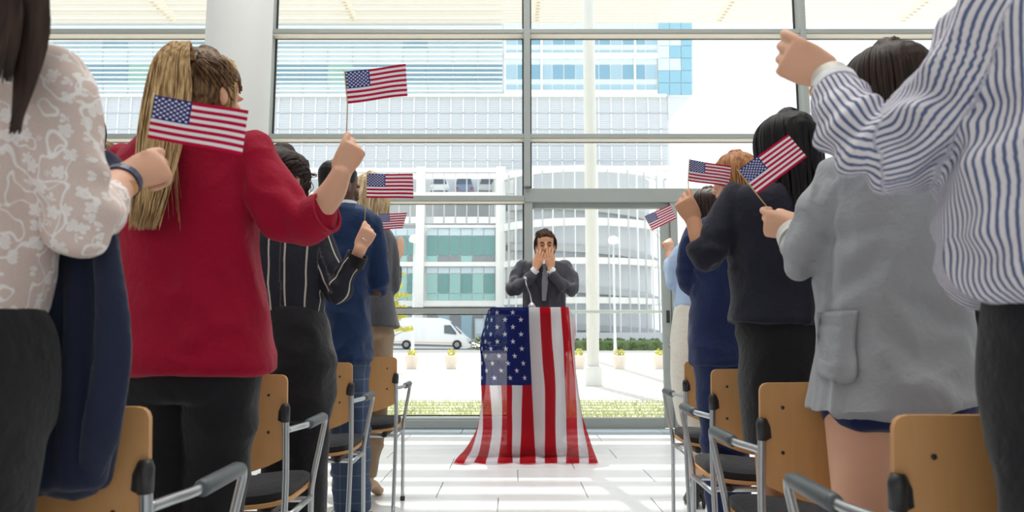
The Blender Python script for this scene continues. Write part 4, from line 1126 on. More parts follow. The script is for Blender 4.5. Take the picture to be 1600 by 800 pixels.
# ================================================================== LEFT SIDE
# ---- red jacket woman -------------------------------------------------
def build_red():
    Y = 1.87; hc = P(324, 148, Y); t = person('woman in a crimson jacket with a long blonde ponytail, raising a flag', (P(300, 500, Y).x, Y, 0))
    m = rotm(R(-27), R(-6)); s = .93
    hf, T = head_form(hc, s, m, neck_to=P(312, 236, Y), neck_r=.050); hme = finish(hf, .0045, 3)
    rows = [(222, 262, 345, .06), (250, 205, 400, .09), (300, 200, 398, .11), (400, 203, 398, .105), (450, 200, 402, .105), (520, 197, 410, .12), (580, 200, 416, .125)]
    X = P(300, 600, Y).x
    lg = [([(P(245, 560, Y).x, Y, .88), (P(252, 700, Y).x, Y - .02, .50), (P(262, 800, Y).x, Y + .02, .08)], [.086, .060, .044]),
          ([(P(352, 560, Y).x, Y, .88), (P(338, 700, Y).x, Y + .0, .50), (P(325, 800, Y).x, Y + .03, .08)], [.088, .062, .044])]
    me = core(rows, Y, [([P(205, 262, Y), P(196, 350, Y + .02), P(205, 420, Y + .10)], [.04, .035, .03])], lg, .8, .02)
    f = Form(); el = P(452, 352, Y - .02); w = P(533, 272, Y - .06)
    f.sweep([el.lerp(w, .2), P(492, 330, Y - .04), P(518, 302, Y - .05), w], [.030, .038, .035, .0265], n=5, seg=20)
    tips = hand_form(f, w, P(559, 218, Y - .05) - w, (.38, -1, .05), 1, PINCH, 4, TH, .92, .0265)
    arm = finish(f, .0032, 2); grip = (tips[0] + tips[4]) / 2
    # left hand and forearm, in front of her
    f = Form(); f.sweep([P(205, 420, Y + .08), P(225, 430, Y + .2), P(250, 420, Y + .28)], [.034, .032, .025], n=4, seg=16); hand_form(f, P(250, 420, Y + .28), (.7, .5, .2), (0, .2, 1), -1, SOFT, s=.9, wr=.025)
    add('body', join_meshes([me, hme, arm, finish(f, .005, 2)], 'body'), SK_L, t)
    # jacket
    f = Form()
    jr = [(206, 296, 352, .05), (212, 262, 385, .075), (224, 215, 405, .10), (245, 192, 408, .115), (300, 190, 403, .13), (360, 194, 400, .125), (420, 196, 401, .12), (480, 194, 411, .13), (540, 191, 421, .145), (578, 188, 427, .15)]
    torso(f, jr, Y, n=5, seg=48)
    f.sweep([P(392, 240, Y), P(412, 285, Y - .01), P(440, 330, Y - .02), P(462, 350, Y - .02)], [.066, .072, .066, .062], n=6)
    f.sweep([P(456, 345, Y - .02), P(480, 345, Y - .03), P(504, 335, Y - .05)], [.064, .057, .051], n=6)
    f.sweep([P(204, 250, Y), P(188, 300, Y + .01), P(182, 370, Y + .03), P(196, 420, Y + .08)], [.058, .056, .052, .048], n=6)
    f.sweep([P(196, 420, Y + .08), P(225, 425, Y + .19)], [.048, .042], n=5)
    ec = P(452, 350, Y - .02)
    me = finish(f, .0065, 4, folds=[(.0035, (5, 5, 2.2), .9), (.0022, (13, 13, 7), .9)], spots=[(ec, (1, 0, .9), .09, .0050, 75), (P(402, 320, Y), (1, 0, 1), .07, .005, 60), (P(300, 500, Y - .13), (.3, 0, 1), .16, .0022, 40)])
    add('jacket', me, MT['red_cloth'], t)
    mb = MB(); d = P(504, 335, Y - .05) - P(480, 345, Y - .03); band_ring(mb, P(501, 336, Y - .048), d, .049, .045, .007, 32); mb.build('turned_cuff', MT['red_cloth'], t, smooth=False)
    # trousers
    trouser([(560, 200, 412, .115), (590, 200, 405, .115), (620, 206, 398, .11)], Y, lg, MT['black_cloth'], t, .012, .008)
    for e, x in ((-1, lg[0][0][2][0]), (1, lg[1][0][2][0])): shoe('shoe', (x, Y + .0, 0), (x + .01, Y + .2, 0), .08, MT['shoe_black'], t)
    # hair: tight cap, knot, ponytail
    cap = hair_cap(T, m, s, .010, .085, .005, .006, amp=.0018, scale=(90, 90, 12))
    hb = HairMB(); g = np.random.default_rng(11)
    root = P(296, 92, Y - .09)
    for k in range(360):      # strands combed back to the knot
        a = g.uniform(-2.6, 2.6); z = g.uniform(.09, .235)
        i = np.interp(z, [q[0] for q in HEADPROF], [q[2] for q in HEADPROF]); j = np.interp(z, [q[0] for q in HEADPROF], [q[3] for q in HEADPROF]); yc = np.interp(z, [q[0] for q in HEADPROF], [q[1] for q in HEADPROF])
        if z < .15 and abs(a) < 1.2: continue
        st = T((math.sin(a) * (i + .012), yc - .006 + math.cos(a) * (j + .012), z)); c0 = T((0, -.01, .12))
        md = (st + root) / 2; md = c0 + (md - c0).normalized() * (.112 * s if z > .13 else .104 * s)
        hb.lock([st, md, root], .0045, n=5)
    cap2 = hb.mesh()
    hb2 = HairMB()
    for k in range(1100):
        u = g.normal(0, 1, 2); u = np.clip(u, -1.7, 1.7); dx = u[0]; dy = u[1]
        L = g.uniform(.62, 1.12)
        path = [(296, 96, 6, -.09), (284, 70, 8, -.12), (268, 96, 17, -.15), (262, 145, 23, -.16), (252, 205, 23, -.17), (243, 262, 20, -.175), (236, 300, 17, -.18), (228, 340, 12, -.18)]
        path = path[:6] + [(235, 262 + 44 * L, 17, -.18), (225 + dx * 2, 262 + 88 * L, 13, -.18)]
        pts = [P(x + dx * w_ * .92, y + (dy * 3 if i < 3 else 0), Y + yo + dy * .018) for i, (x, y, w_, yo) in enumerate(path)]
        hb2.lock(pts, .0034 * g.uniform(.6, 1.4), n=4, seg=4)
    for k in range(26):       # stray hairs
        dx = g.normal(0, 1); hb2.lock([P(262, 92, Y - .15), P(250 + dx * 20, 160, Y - .16), P(240 + dx * 24, 250, Y - .18), P(238 + dx * 30, 330 + g.uniform(-20, 30), Y - .17)], .0016, n=4)
    hb3 = HairMB()
    for k in range(150):      # loose front hair falling past the ear
        e = g.normal(0, .008); q = g.uniform(0, 1)
        hb3.lock([T((.034, .026 + e, .238)), T((.066, .016 + e, .195)), T((.078, .010 + e, .14)), T((.078, .014 + e, .115 + g.uniform(-.01, .01))), T((.066 + g.normal(0, .003), .022 + e, .060 + g.uniform(-.02, .03)))], .0024, n=4)
    add('front_hair', hb3.mesh(), MT['hair_blond'], t)
    add('hair', join_meshes([cap, cap2], 'hair'), MT['hair_darkblond'], t)
    add('ponytail', hb2.mesh(), MT['hair_blond'], t)
    mb = MB(); band_ring(mb, P(296, 92, Y - .09), P(280, 70, Y - .12) - P(296, 96, Y - .09), .019, .016, .006); mb.build('hair_tie', MT['black_plastic'], t, smooth=True)
    hand_flag('small flag held highest, waved by the crimson jacket woman, in front of the upper panes', (538, 112), (635, 101), (637, 150), (543, 162), Y - .06, Y - .10, grip)
MT['red_cloth'] = mat_cloth('red_cloth', srgb(158, 8, 46), .10, sheen=.1); MT['black_cloth'] = mat_cloth('black_cloth', srgb(32, 32, 36), .12)
build_red()

# ---- lace blouse woman, nearest left ----------------------------------
def build_lace():
    Y = .98; t = person('woman in a white lace blouse at the left edge, jacket over her arm', (P(-40, 500, Y).x, Y, 0))
    hc = P(-40, -80, Y); m = rotm(R(10)); s = 1.0
    hf, T = head_form(hc, s, m, neck_to=P(-20, 60, Y)); hme = finish(hf, .006, 2)
    rows = [(70, -70, 40, .06), (110, -150, 90, .085), (200, -150, 70, .11), (340, -140, 55, .11), (440, -140, 45, .11), (520, -150, 60, .13), (600, -150, 68, .13)]
    lg = [([(P(-160, 600, Y).x, Y, .80), (P(-150, 800, Y).x, Y, .46), (P(-70, 800, Y).x, Y + .02, .08)], [.085, .06, .042]),
          ([(P(-72, 600, Y).x, Y, .80), (P(-72, 800, Y).x, Y, .46), (P(-72, 800, Y).x, Y + .02, .08)], [.085, .06, .042])]
    me = core(rows, Y, (), lg, .82, .02)
    f = Form(); el = P(128, 345, Y + .02); w = P(192, 283, 1.17)
    f.sweep([el, P(155, 320, Y + .10), P(175, 300, 1.13), w], [.036, .036, .030, .0260], n=5, seg=20)
    tips = hand_form(f, w, P(252, 256, 1.22) - w, (-.10, -1, -.30), 1, PINCH, 4, TH, .86, .026); grip = (tips[0] + tips[4]) / 2
    add('body', join_meshes([me, hme, finish(f, .0030, 2)], 'body'), SK_L, t)
    f = Form()
    torso(f, [(64, -60, 30, .06), (76, -110, 62, .08), (100, -160, 92, .10), (150, -168, 86, .12), (230, -160, 72, .125), (320, -150, 62, .12), (400, -148, 52, .115), (440, -150, 42, .12), (485, -150, 30, .12)], Y, n=5, seg=48)
    f.sweep([P(78, 122, Y), P(96, 170, Y), P(100, 240, Y), P(112, 300, Y + .01), P(128, 344, Y + .02)], [.046, .050, .050, .048, .046], n=6)
    f.sweep([P(128, 344, Y + .02), P(148, 325, Y + .09), P(168, 308, Y + .14)], [.048, .047, .042], n=6)
    me = finish(f, .005, 4, folds=[(.002, (7, 7, 3), .9), (.0013, (20, 20, 9), .8)], spots=[(P(128, 344, Y + .02), (.4, 0, 1), .07, .003, 90)])
    add('lace_blouse', me, mat_lace('lace'), t)
    trouser([(455, -150, 14, .10), (520, -158, 42, .13), (600, -158, 54, .13), (680, -150, 48, .125)], Y, lg, MT['black_cloth'], t, .03, .010)
    for x in (lg[0][0][2][0], lg[1][0][2][0]): shoe('shoe', (x, Y, 0), (x + .01, Y + .2, 0), .08, MT['shoe_black'], t)
    # hair
    g = np.random.default_rng(5); hb = HairMB()
    cap = hair_cap(T, m, s, .016, .06, .008, .012)
    for k in range(420):
        dx = g.uniform(-1, 1); L = g.uniform(.7, 1)
        pts = [P(-20 + dx * 30, -190, Y - .03), P(-20 + dx * 92, -120, Y - .08), P(-22 + dx * 96, -30, Y - .10), P(-22 + dx * 99, 40, Y - .115), P(-30 + dx * 92, 70 + 60 * L, Y - .125)]
        if dx > .55: pts[-1] = P(22 + g.uniform(-8, 12), 150 + 60 * L, Y - .115); pts[-2] = P(52 + g.uniform(-22, 24), 50, Y - .105)
        hb.lock(pts, .0065 * g.uniform(.6, 1.2), n=5)
    add('hair', join_meshes([cap, hb.mesh()], 'hair'), MT['hair_dark'], t)
    # watch
    wt = empty('watch', tuple(w), parent=t); wt.matrix_parent_inverse = parent_matrix(t).inverted()
    d = (w - P(175, 300, 1.13)).normalized(); mb = MB(); band_ring(mb, w - d * .004, d, .0275, .016, .003, 32); mb.build('strap', mat_plain('watch_strap', srgb(40, 60, 92), .35), wt, smooth=False)
    c = w - d * .004 + Vector((.018, -.016, -.012)); nrm = Vector((.7, -.6, -.35)).normalized()
    MB().cyl(c + nrm * .004, c + nrm * .012, .014, seg=24).build('case', MT['gold'], wt, smooth=False)
    hand_flag('small flag held by the lace blouse woman, before the blonde ponytail', (240, 148), (389, 174), (378, 243), (229, 215), 1.20, 1.24, P(226, 250, 1.205))
    # draped jacket over her arm
    J = empty('folded_jacket', tuple(P(120, 560, 1.08))); tag(J, 'navy blue jacket draped over the arm of the lace blouse woman', 'jacket')
    f = Form()
    for k, (xt, xm, xb, r, dy) in enumerate(((66, 46, 72, .030, .02), (86, 66, 84, .022, -.02), (104, 92, 98, .030, .03), (122, 118, 110, .020, -.025), (138, 142, 122, .027, .02), (154, 164, 138, .020, -.02), (166, 180, 150, .016, .03))):
        f.sweep([P(xt, 356, 1.12 + dy * .5), P((xt + xm) / 2, 440, 1.12 + dy), P(xm, 560, 1.12 + dy), P((xm * .6 + xb * .4), 670, 1.12 + dy * .8), P(xb, 748, 1.12 + dy)], [r * 1.1, r * 1.05, r, r * 1.1, r * 1.25], [r * .9] * 5, n=6)
    rj = [(352, 62, 150, .03), (372, 46, 172, .04), (430, 34, 184, .03), (520, 46, 188, .022), (600, 58, 184, .018), (680, 66, 168, .018), (740, 70, 158, .018), (766, 72, 152, .018)]
    torso(f, rj, 1.12, n=5, seg=44, power=2.6)
    f.sweep([P(66, 352, 1.10), P(110, 365, 1.14), P(150, 320, 1.20), P(176, 272, 1.26)], [.030, .045, .045, .026], n=6)
    f.sweep([P(176, 272, 1.26), P(162, 248, 1.27), P(150, 262, 1.26)], [.028, .022, .02], n=6)
    me = finish(f, .0050, 3, folds=[(.002, (11, 11, 2), .7), (.001, (22, 22, 6), .7)])
    add('cloth', me, mat_cloth('navy_cloth_b', srgb(40, 46, 68)), J)
    # sleeve hanging down and a lapel fold
    f = Form(); f.sweep([P(160, 360, 1.07), P(170, 450, 1.06), P(176, 560, 1.06), P(160, 660, 1.07), P(140, 742, 1.09)], [.018, .024, .026, .024, .026], [.014] * 5, n=6)
    add('sleeve', finish(f, .0055, 3, folds=[(.003, (16, 16, 6), .8)]), bpy.data.materials['navy_cloth_b'], J)
build_lace()

# ---- striped blouse woman ----------------------------------------------
def build_striped():
    Y = 2.72; t = person('woman with a dark updo in a black blouse with pale stripes and wide black trousers', (P(460, 500, Y).x, Y, 0))
    hc = P(447, 281, Y); m = rotm(R(-32), R(-4)); s = .95
    hf, T = head_form(hc, s, m, neck_to=P(450, 348, Y), neck_r=.046); hme = finish(hf, .005, 3)
    rows = [(345, 425, 480, .06), (365, 405, 505, .09), (420, 405, 500, .10), (490, 412, 498, .10), (540, 415, 515, .12), (600, 418, 518, .12)]
    lg = [([(P(450, 600, Y).x, Y, .86), (P(445, 700, Y).x, Y, .48), (P(440, 790, Y).x, Y + .02, .09)], [.058, .05, .045]),
          ([(P(485, 600, Y).x, Y, .86), (P(474, 700, Y).x, Y, .48), (P(468, 790, Y).x, Y + .02, .09)], [.060, .052, .045])]
    me = core(rows, Y, (), lg, .8, .022)
    f = Form(); el = P(528, 462, Y - .02); w = P(563, 389, Y - .08)
    f.sweep([el.lerp(w, .5), P(550, 416, Y - .06), w], [.018, .020, .0245], n=5, seg=18)
    tips = hand_form(f, w, P(581, 351, Y - .07) - w, (.30, -1, .1), 1, PINCH, 4, TH, .86, .0245); grip = (tips[0] + tips[4]) / 2
    add('body', join_meshes([me, hme, finish(f, .0042, 3)], 'body'), SK_L, t)
    f = Form()
    torso(f, [(340, 434, 474, .05), (346, 414, 492, .075), (358, 403, 507, .10), (400, 399, 508, .115), (440, 400, 505, .11), (470, 405, 502, .11), (488, 408, 502, .105)], Y, n=5, seg=44)
    f.sweep([P(498, 372, Y), P(510, 410, Y - .01), P(522, 440, Y - .02), P(527, 458, Y - .03)], [.050, .053, .050, .048], n=6)
    f.sweep([P(527, 458, Y - .03), P(541, 430, Y - .05), P(556, 402, Y - .075)], [.048, .040, .036], n=6)
    f.sweep([P(408, 370, Y), P(402, 420, Y + .03), P(405, 460, Y + .1)], [.048, .044, .04], n=6)
    me = finish(f, .006, 4, folds=[(.003, (6, 6, 3), .9), (.002, (16, 16, 9), .9)], spots=[(P(527, 455, Y - .03), (.2, 0, 1), .08, .005, 80), (P(548, 418, Y - .06), (.4, 0, 1), .04, .003, 110)], want_uv=True)
    add('striped_blouse', me, mat_stripes('dark_stripes', srgb(42, 44, 54), srgb(196, 190, 180), .062, .09), t)
    mb = MB(); d = (w - P(545, 430, Y - .05)).normalized(); band_ring(mb, w - d * .045, d, .035, .045, .006, 28); mb.build('cuff', MT['black_cloth'], t, smooth=False)
    trouser([(482, 408, 500, .108), (510, 411, 512, .125), (560, 414, 521, .135), (610, 414, 522, .13), (650, 414, 518, .125)], Y, lg, MT['black_cloth'], t, .034, .010, flare=.02)
    for x in (lg[0][0][2][0], lg[1][0][2][0]): shoe('shoe', (x, Y, 0), (x + .02, Y + .2, 0), .08, MT['shoe_black'], t)
    g = np.random.default_rng(8); hb = HairMB(); cap = hair_cap(T, m, s, .020, .05, .006, .014, amp=.0012, scale=(60, 60, 60))
    for k in range(200):
        a = g.uniform(-2.7, 2.7); z = g.uniform(.07, .23)
        if z < .14 and abs(a) < 1.35: continue
        i = np.interp(z, [q[0] for q in HEADPROF], [q[2] for q in HEADPROF]); j = np.interp(z, [q[0] for q in HEADPROF], [q[3] for q in HEADPROF]); yc = np.interp(z, [q[0] for q in HEADPROF], [q[1] for q in HEADPROF])
        st = T((math.sin(a) * (i + .018), yc - .006 + math.cos(a) * (j + .016), z)); root = T((0, -.105, .075)); c0 = T((0, -.01, .12))
        md = (st + root) / 2; md = c0 + (md - c0).normalized() * .118
        hb.lock([st, md, root], .0026, n=5)
    for k in range(60):   # rolled knot
        a = g.uniform(0, 6.28); q = [T((.034 * math.cos(a + b) * (1 if True else 0), -.118 + g.normal(0, .006), .070 + .028 * math.sin(a + b))) for b in (0, .9, 1.8, 2.7)]
        hb.lock(q, .007, n=4)
    for k in range(60):   # loose strands at the cheek
        hb.lock([T((.070, .04, .19)), T((.086, .035 + g.normal(0, .012), .13)), T((.086, .035 + g.normal(0, .012), .09)), T((.080 + g.normal(0, .004), .04 + g.normal(0, .01), .04 + g.uniform(-.03, .03)))], .0022, n=4)
    add('hair', join_meshes([cap, hb.mesh()], 'hair'), MT['hair_dark'], t)
    mb = MB(); band_ring(mb, P(569, 374, Y - .09), (.5, 0, 1), .0095, .004, .0016, 18); mb.build('ring', MT['silver'], t, smooth=True)
    hand_flag('small level flag right of the raised fist, held by the striped blouse woman', (573, 271), (646, 272), (646, 310), (572, 309), Y - .12, Y - .14, grip)
build_striped()

# ---- man in blue jacket ---------------------------------------------------
def build_blue_man():
    Y = 3.6; t = person('dark skinned man with short black hair, blue jacket and checked blue trousers', (P(545, 500, Y).x, Y, 0))
    hc = P(531, 291, Y); m = rotm(R(-40), R(-6)); s = 1.04
    hf, T = head_form(hc, s, m, neck_to=P(535, 345, Y), neck_r=.056); hme = finish(hf, .0055, 3)
    rows = [(335, 518, 570, .07), (365, 515, 580, .1), (450, 515, 575, .11), (560, 520, 578, .11)]
    lg = [([(P(534, 560, Y).x, Y, .90), (P(540, 680, Y).x, Y, .50), (P(542, 780, Y).x, Y + .02, .09)], [.060, .058, .045]),
          ([(P(551, 560, Y).x, Y, .90), (P(554, 680, Y).x, Y, .50), (P(556, 780, Y).x, Y + .02, .09)], [.060, .058, .045])]
    me = core(rows, Y, (), lg, .8, .024)
    f = Form(); f.sweep([P(590, 452, Y + .03), P(592, 425, Y + .2), P(592, 400, Y + .28)], [.04, .034, .028], n=4); hand_form(f, P(592, 400, Y + .28), (-.05, .1, 1), (0, -1, 0), 1, PINCH)
    add('body', join_meshes([me, hme, finish(f, .007, 2)], 'body'), SK_D, t)
    f = Form()
    torso(f, [(318, 522, 552, .06), (326, 512, 570, .085), (340, 506, 587, .115), (370, 505, 590, .13), (430, 506, 578, .125), (480, 507, 576, .12), (520, 509, 578, .125), (563, 512, 580, .13)], Y, n=5, seg=44)
    f.sweep([P(578, 352, Y), P(588, 395, Y), P(591, 430, Y + .01), P(590, 450, Y + .04)], [.062, .056, .052, .050], n=6)
    f.sweep([P(590, 450, Y + .04), P(592, 432, Y + .15), P(592, 412, Y + .24)], [.050, .045, .038], n=5)
    me = finish(f, .008, 4, folds=[(.004, (6, 6, 2.5), .9), (.002, (14, 14, 8), .9)], spots=[(P(588, 450, Y), (0, 0, 1), .08, .004, 70)])
    add('jacket', me, mat_cloth('blue_cloth', srgb(28, 48, 84)), t)
    mb = MB(); band_ring(mb, P(537, 321, Y - .005), (-.12, .1, 1), .062, .020, .006, 32); mb.build('shirt_collar', MT['shirt_white'], t, smooth=False)
    # checked trousers
    tm = NT('checked_cloth'); oc = tm.obj(); sp = tm.n('ShaderNodeSeparateXYZ'); tm.l(oc, sp.inputs[0])
    kx = tm.math('LESS_THAN', tm.math('FRACT', tm.math('MULTIPLY', sp.outputs[0], 19)), .10); kz = tm.math('LESS_THAN', tm.math('FRACT', tm.math('MULTIPLY', sp.outputs[2], 15)), .09)
    tm.base(tm.mix(tm.math('MULTIPLY', tm.math('ADD', kx, kz, None), .5), srgb(58, 74, 100), srgb(104, 120, 146))); tm.set(Roughness=.9)
    trouser([(545, 514, 573, .115), (575, 516, 573, .115), (600, 518, 572, .11)], Y, lg, tm.m, t, .020, .010)
    for x in (lg[0][0][2][0], lg[1][0][2][0]): shoe('shoe', (x, Y - .05, 0), (x + .03, Y + .23, 0), .1, MT['shoe_black'], t)
    cap = hair_cap(T, m, s, .008, .085, .006, .012, amp=.0012, scale=(220, 220, 220))
    add('hair', cap, MT['hair_black'], t)
    hand_flag('lowest small flag on the left, just right of the striped blouse woman\'s hand', (590, 334), (636, 333), (629, 357), (597, 359), Y - .02, Y + .03, P(592, 385, Y + .24))
build_blue_man()

# ---- blonde woman clapping ---------------------------------------------------
def build_blonde():
    Y = 4.25; t = person('blonde woman in a dark grey jacket and beige trousers, clapping, farthest in the left row', (P(590, 500, Y).x, Y, 0))
    hc = P(582, 306, Y); m = rotm(R(-25), R(-4)); s = 1.04
    hf, T = head_form(hc, s, m, neck_to=P(590, 365, Y), neck_r=.048); hme = finish(hf, .007, 2)
    rows = [(365, 578, 606, .07), (385, 574, 612, .09), (450, 576, 612, .1), (520, 578, 614, .11)]
    lg = [([(P(588, 545, Y).x, Y, .88), (P(558, 650, Y).x, Y + .02, .48), (P(527, 750, Y).x, Y + .03, .13)], [.052, .046, .034]),
          ([(P(597, 545, Y).x, Y, .88), (P(588, 650, Y).x, Y, .48), (P(577, 750, Y).x, Y, .13)], [.046, .046, .034])]
    me = core(rows, Y, (), lg, .82, .02, True)
    f = Form(); w = P(619, 409, Y + .12); f.sweep([P(615, 440, Y + .05), P(618, 430, Y + .08), w], [.022, .024, .024], n=4, seg=16)
    hand_form(f, w, P(630, 376, Y + .16) - w, (1.0, -.5, .2), 1, OPEN, 4, (15, 20, 10), .95, .024)
    w2 = P(610, 410, Y + .18); hand_form(f, w2, P(622, 380, Y + .2) - w2, (-1, -.2, .2), -1, OPEN, 4, (15, 20, 10), .95, .024)
    f.sweep([P(596, 440, Y + .15), w2], [.034, .024], n=4, seg=14)
    add('body', join_meshes([me, hme, finish(f, .006, 2)], 'body'), SK_L, t)
    f = Form()
    torso(f, [(356, 584, 604, .06), (364, 576, 612, .09), (380, 572, 616, .11), (430, 574, 614, .115), (460, 575, 613, .11), (490, 575, 620, .125), (511, 574, 625, .135)], Y, n=5, seg=36)
    f.sweep([P(606, 378, Y), P(612, 410, Y + .01), P(613, 440, Y + .02), P(612, 450, Y + .03)], [.050, .046, .043, .042], n=6)
    f.sweep([P(612, 450, Y + .03), P(617, 434, Y + .08), P(620, 418, Y + .11)], [.042, .038, .034], n=5)
    add('jacket', finish(f, .008, 3, folds=[(.003, (6, 6, 3), .9)]), mat_cloth('grey_cloth_d', srgb(82, 82, 88)), t)
    trouser([(500, 577, 613, .11), (530, 577, 614, .12), (560, 577, 613, .115)], Y, lg, mat_cloth('beige_cloth', srgb(150, 128, 106)), t, .016, .010)
    for pts, r in lg: x = pts[2][0]; shoe('shoe', (x, Y - .02, 0), (x + .04, Y + .17, 0), .075, MT['shoe_tan'], t, .06, .09)
    hb = long_hair(T, m, s, -.09, 420, 21, .0075, 65, 1.06, .01, .008, 0.0)
    cap = hair_cap(T, m, s, .012, .05, .008, .012)
    add('hair', join_meshes([cap, hb.mesh()], 'hair'), MT['hair_pale'], t)
build_blonde()

# ---- two people mostly hidden on the far left ---------------------------------
def build_hidden(Y, px, pyh, label, hair, cloth, shl=None, arms=True):
    hc = P(px, pyh, Y); t = person(label, (hc.x, Y, 0)); m = rotm(R(-15))
    hf, T = head_form(hc, 1.0, m, neck_to=hc + Vector((0, 0, -.2))); hme = finish(hf, .008, 2)
    z = hc.z - .22; k = 1.0; X = hc.x; f = Form()
    rr = [((X, Y, .86), .17, .12), ((X, Y, 1.05), .145, .11), ((X, Y, z - .16), .18, .12), ((X, Y, z - .04), .19, .11), ((X, Y, z + .03), .10, .07)]
    f.sweep([a for a, b, c in rr], [b * .8 for a, b, c in rr], [c * .8 for a, b, c in rr], horiz=True)
    lg = [([(X + e * .09, Y, .84), (X + e * .1, Y, .48), (X + e * .1, Y + .02, .09)], [.08, .058, .042]) for e in (-1, 1)]
    for p, r in lg: f.sweep(p, r)
    me = f.remesh(.022); smooth_mesh(me, 2)
    h = Form()
    for e in (-1, 1): hand_form(h, (X + e * .24, Y + .04, .86), (0, .1, -1), (e, 0, 0), e, SOFT)
    add('body', join_meshes([me, hme, finish(h, .006, 1)], 'body'), SK_L, t)
    f = Form(); f.sweep([a for a, b, c in rr], [b for a, b, c in rr], [c for a, b, c in rr], horiz=True, power=2.2, seg=36)
    for e in (-1, 1): f.sweep([(X + e * .17, Y, z - .04), (X + e * .22, Y, 1.16), (X + e * .24, Y + .03, .90)], [.055, .048, .038], n=5)
    add('jacket', finish(f, .010, 3, folds=[(.003, (6, 6, 3), .9)]), cloth, t)
    f = Form(); f.sweep([(X, Y, .90), (X, Y, .78)], [.16, .165], [.11, .11], horiz=True)
    for p, r in lg: f.sweep(p, [q + .014 for q in r])
    add('trousers', finish(f, .014, 2), MT['black_cloth'], t)
    for e in (-1, 1): shoe('shoe', (X + e * .1, Y, 0), (X + e * .11, Y + .22, 0), .085, MT['shoe_black'], t)
    cap = hair_cap(T, m, 1.0, .014, .06, .008, .012); hb = long_hair(T, m, 1.0, .02, 160, 4, .008, 70)
    add('hair', join_meshes([cap, hb.mesh()], 'hair'), hair, t)
    return t
build_hidden(2.8, 126, 222, 'black haired person almost wholly hidden behind the lace blouse arm', MT['hair_black'], MT['black_cloth'])
build_hidden(3.7, 158, 258, 'brown haired person behind, only the crown showing over the crimson shoulder', MT['hair_darkblond'], MT['black_cloth'])

# ================================================================== RIGHT SIDE
# ---- striped shirt, nearest right --------------------------------------------
def build_shirt():
    Y = .90; t = person('person in blue and white striped shirt and black jeans at the right edge', (P(1740, 500, Y).x, Y, 0))
    hc = P(1740, -160, Y); m = rotm(R(15)); s = 1.02
    hf, T = head_form(hc, s, m, neck_to=P(1740, -40, Y)); hme = finish(hf, .008, 2)
    rows = [(-20, 1650, 1830, .07), (40, 1560, 1950, .10), (200, 1510, 1960, .12), (380, 1530, 1950, .12), (470, 1560, 1940, .12), (560, 1555, 1960, .13)]
    lg = [([(P(1694, 560, Y).x, Y, .86), (P(1712, 800, Y).x, Y, .50), (P(1655, 800, Y).x, Y + .02, .09)], [.085, .06, .045]),
          ([(P(1840, 560, Y).x, Y, .86), (P(1850, 800, Y).x, Y, .50), (P(1850, 800, Y).x, Y + .02, .09)], [.085, .06, .045])]
    me = core(rows, Y, (), lg, .82, .022)
    f = Form(); el = P(1378, 245, Y + .08); w = P(1297, 124, 1.12)
    f.sweep([el.lerp(w, .3), P(1326, 174, 1.06), w], [.026, .026, .0270], n=5, seg=20)
    hand_form(f, w, P(1228, 86, 1.14) - w, (-.40, -1, -.38), -1, [(30, 46, 28), (48, 66, 38), (58, 78, 42), (66, 84, 45)], 4, (8, 22, 8), .90, .027)
    add('body', join_meshes([me, hme, finish(f, .0030, 2)], 'body'), SK_L, t)
    f = Form()
    torso(f, [(-40, 1660, 1820, .07), (-20, 1580, 1900, .10), (20, 1520, 1950, .13), (90, 1498, 1980, .145), (200, 1492, 1985, .15), (300, 1490, 1980, .145), (380, 1496, 1970, .14), (430, 1512, 1960, .14), (458, 1540, 1950, .135)], Y, n=5, seg=56)
    f.sweep([P(1568, 50, Y), P(1530, 120, Y + .01), P(1475, 185, Y + .04), P(1420, 230, Y + .07), P(1388, 244, Y + .08)], [.074, .068, .064, .060, .056], n=7, seg=32)
    f.sweep([P(1395, 240, Y + .08), P(1360, 228, Y + .10), P(1330, 190, 1.05), P(1306, 148, 1.10)], [.058, .052, .042, .036], n=7, seg=28)
    me = finish(f, .0045, 4, folds=[(.005, (8, 8, 4.5), 1.2), (.0030, (17, 17, 11), 1.2)], spots=[(P(1395, 235, Y + .08), (-.6, 0, 1), .10, .0060, 85), (P(1345, 200, 1.03), (-.5, 0, 1), .07, .004, 120), (P(1460, 230, Y), (.8, 0, 1), .08, .004, 80), (P(1500, 330, Y - .1), (.9, 0, -.5), .09, .005, 60), (P(1510, 200, Y), (1, 0, -.6), .09, .006, 55), (P(1540, 430, Y - .1), (.2, 0, 1), .10, .006, 70)], want_uv=True)
    add('striped_shirt', me, mat_stripes('blue_stripes', srgb(222, 217, 222), srgb(92, 104, 140), .0092, .40), t)
    mb = MB(); d = (w - P(1330, 180, 1.05)).normalized()
    band_ring(mb, w - d * .028, d, .031, .016, .005, 32); mb.build('shirt_cuff', bpy.data.materials['shirt_white'], t, smooth=False)
    wt = empty('watch', tuple(w), parent=t); wt.matrix_parent_inverse = parent_matrix(t).inverted()
    mb = MB(); band_ring(mb, w - d * .006, d, .0285, .020, .0025, 32); mb.build('strap', mat_plain('strap_white', srgb(224, 218, 206), .5), wt, smooth=False)
    c = w - d * .006 + Vector((-.022, -.008, -.020)); nrm = Vector((-.7, -.2, -.7)).normalized()
    MB().cyl(c, c + nrm * .008, .016, seg=24).build('case', MT['gold'], wt)
    trouser([(452, 1566, 1950, .12), (500, 1558, 1965, .13), (600, 1560, 1965, .13), (660, 1568, 1960, .125)], Y, lg, MT['black_cloth'], t, .024, .010)
    for pts, r in lg: shoe('shoe', (pts[2][0], Y, 0), (pts[2][0], Y + .23, 0), .09, MT['shoe_black'], t)
    cap = hair_cap(T, m, s, .014, .06, .008, .012); add('hair', cap, MT['hair_dark'], t)
build_shirt()

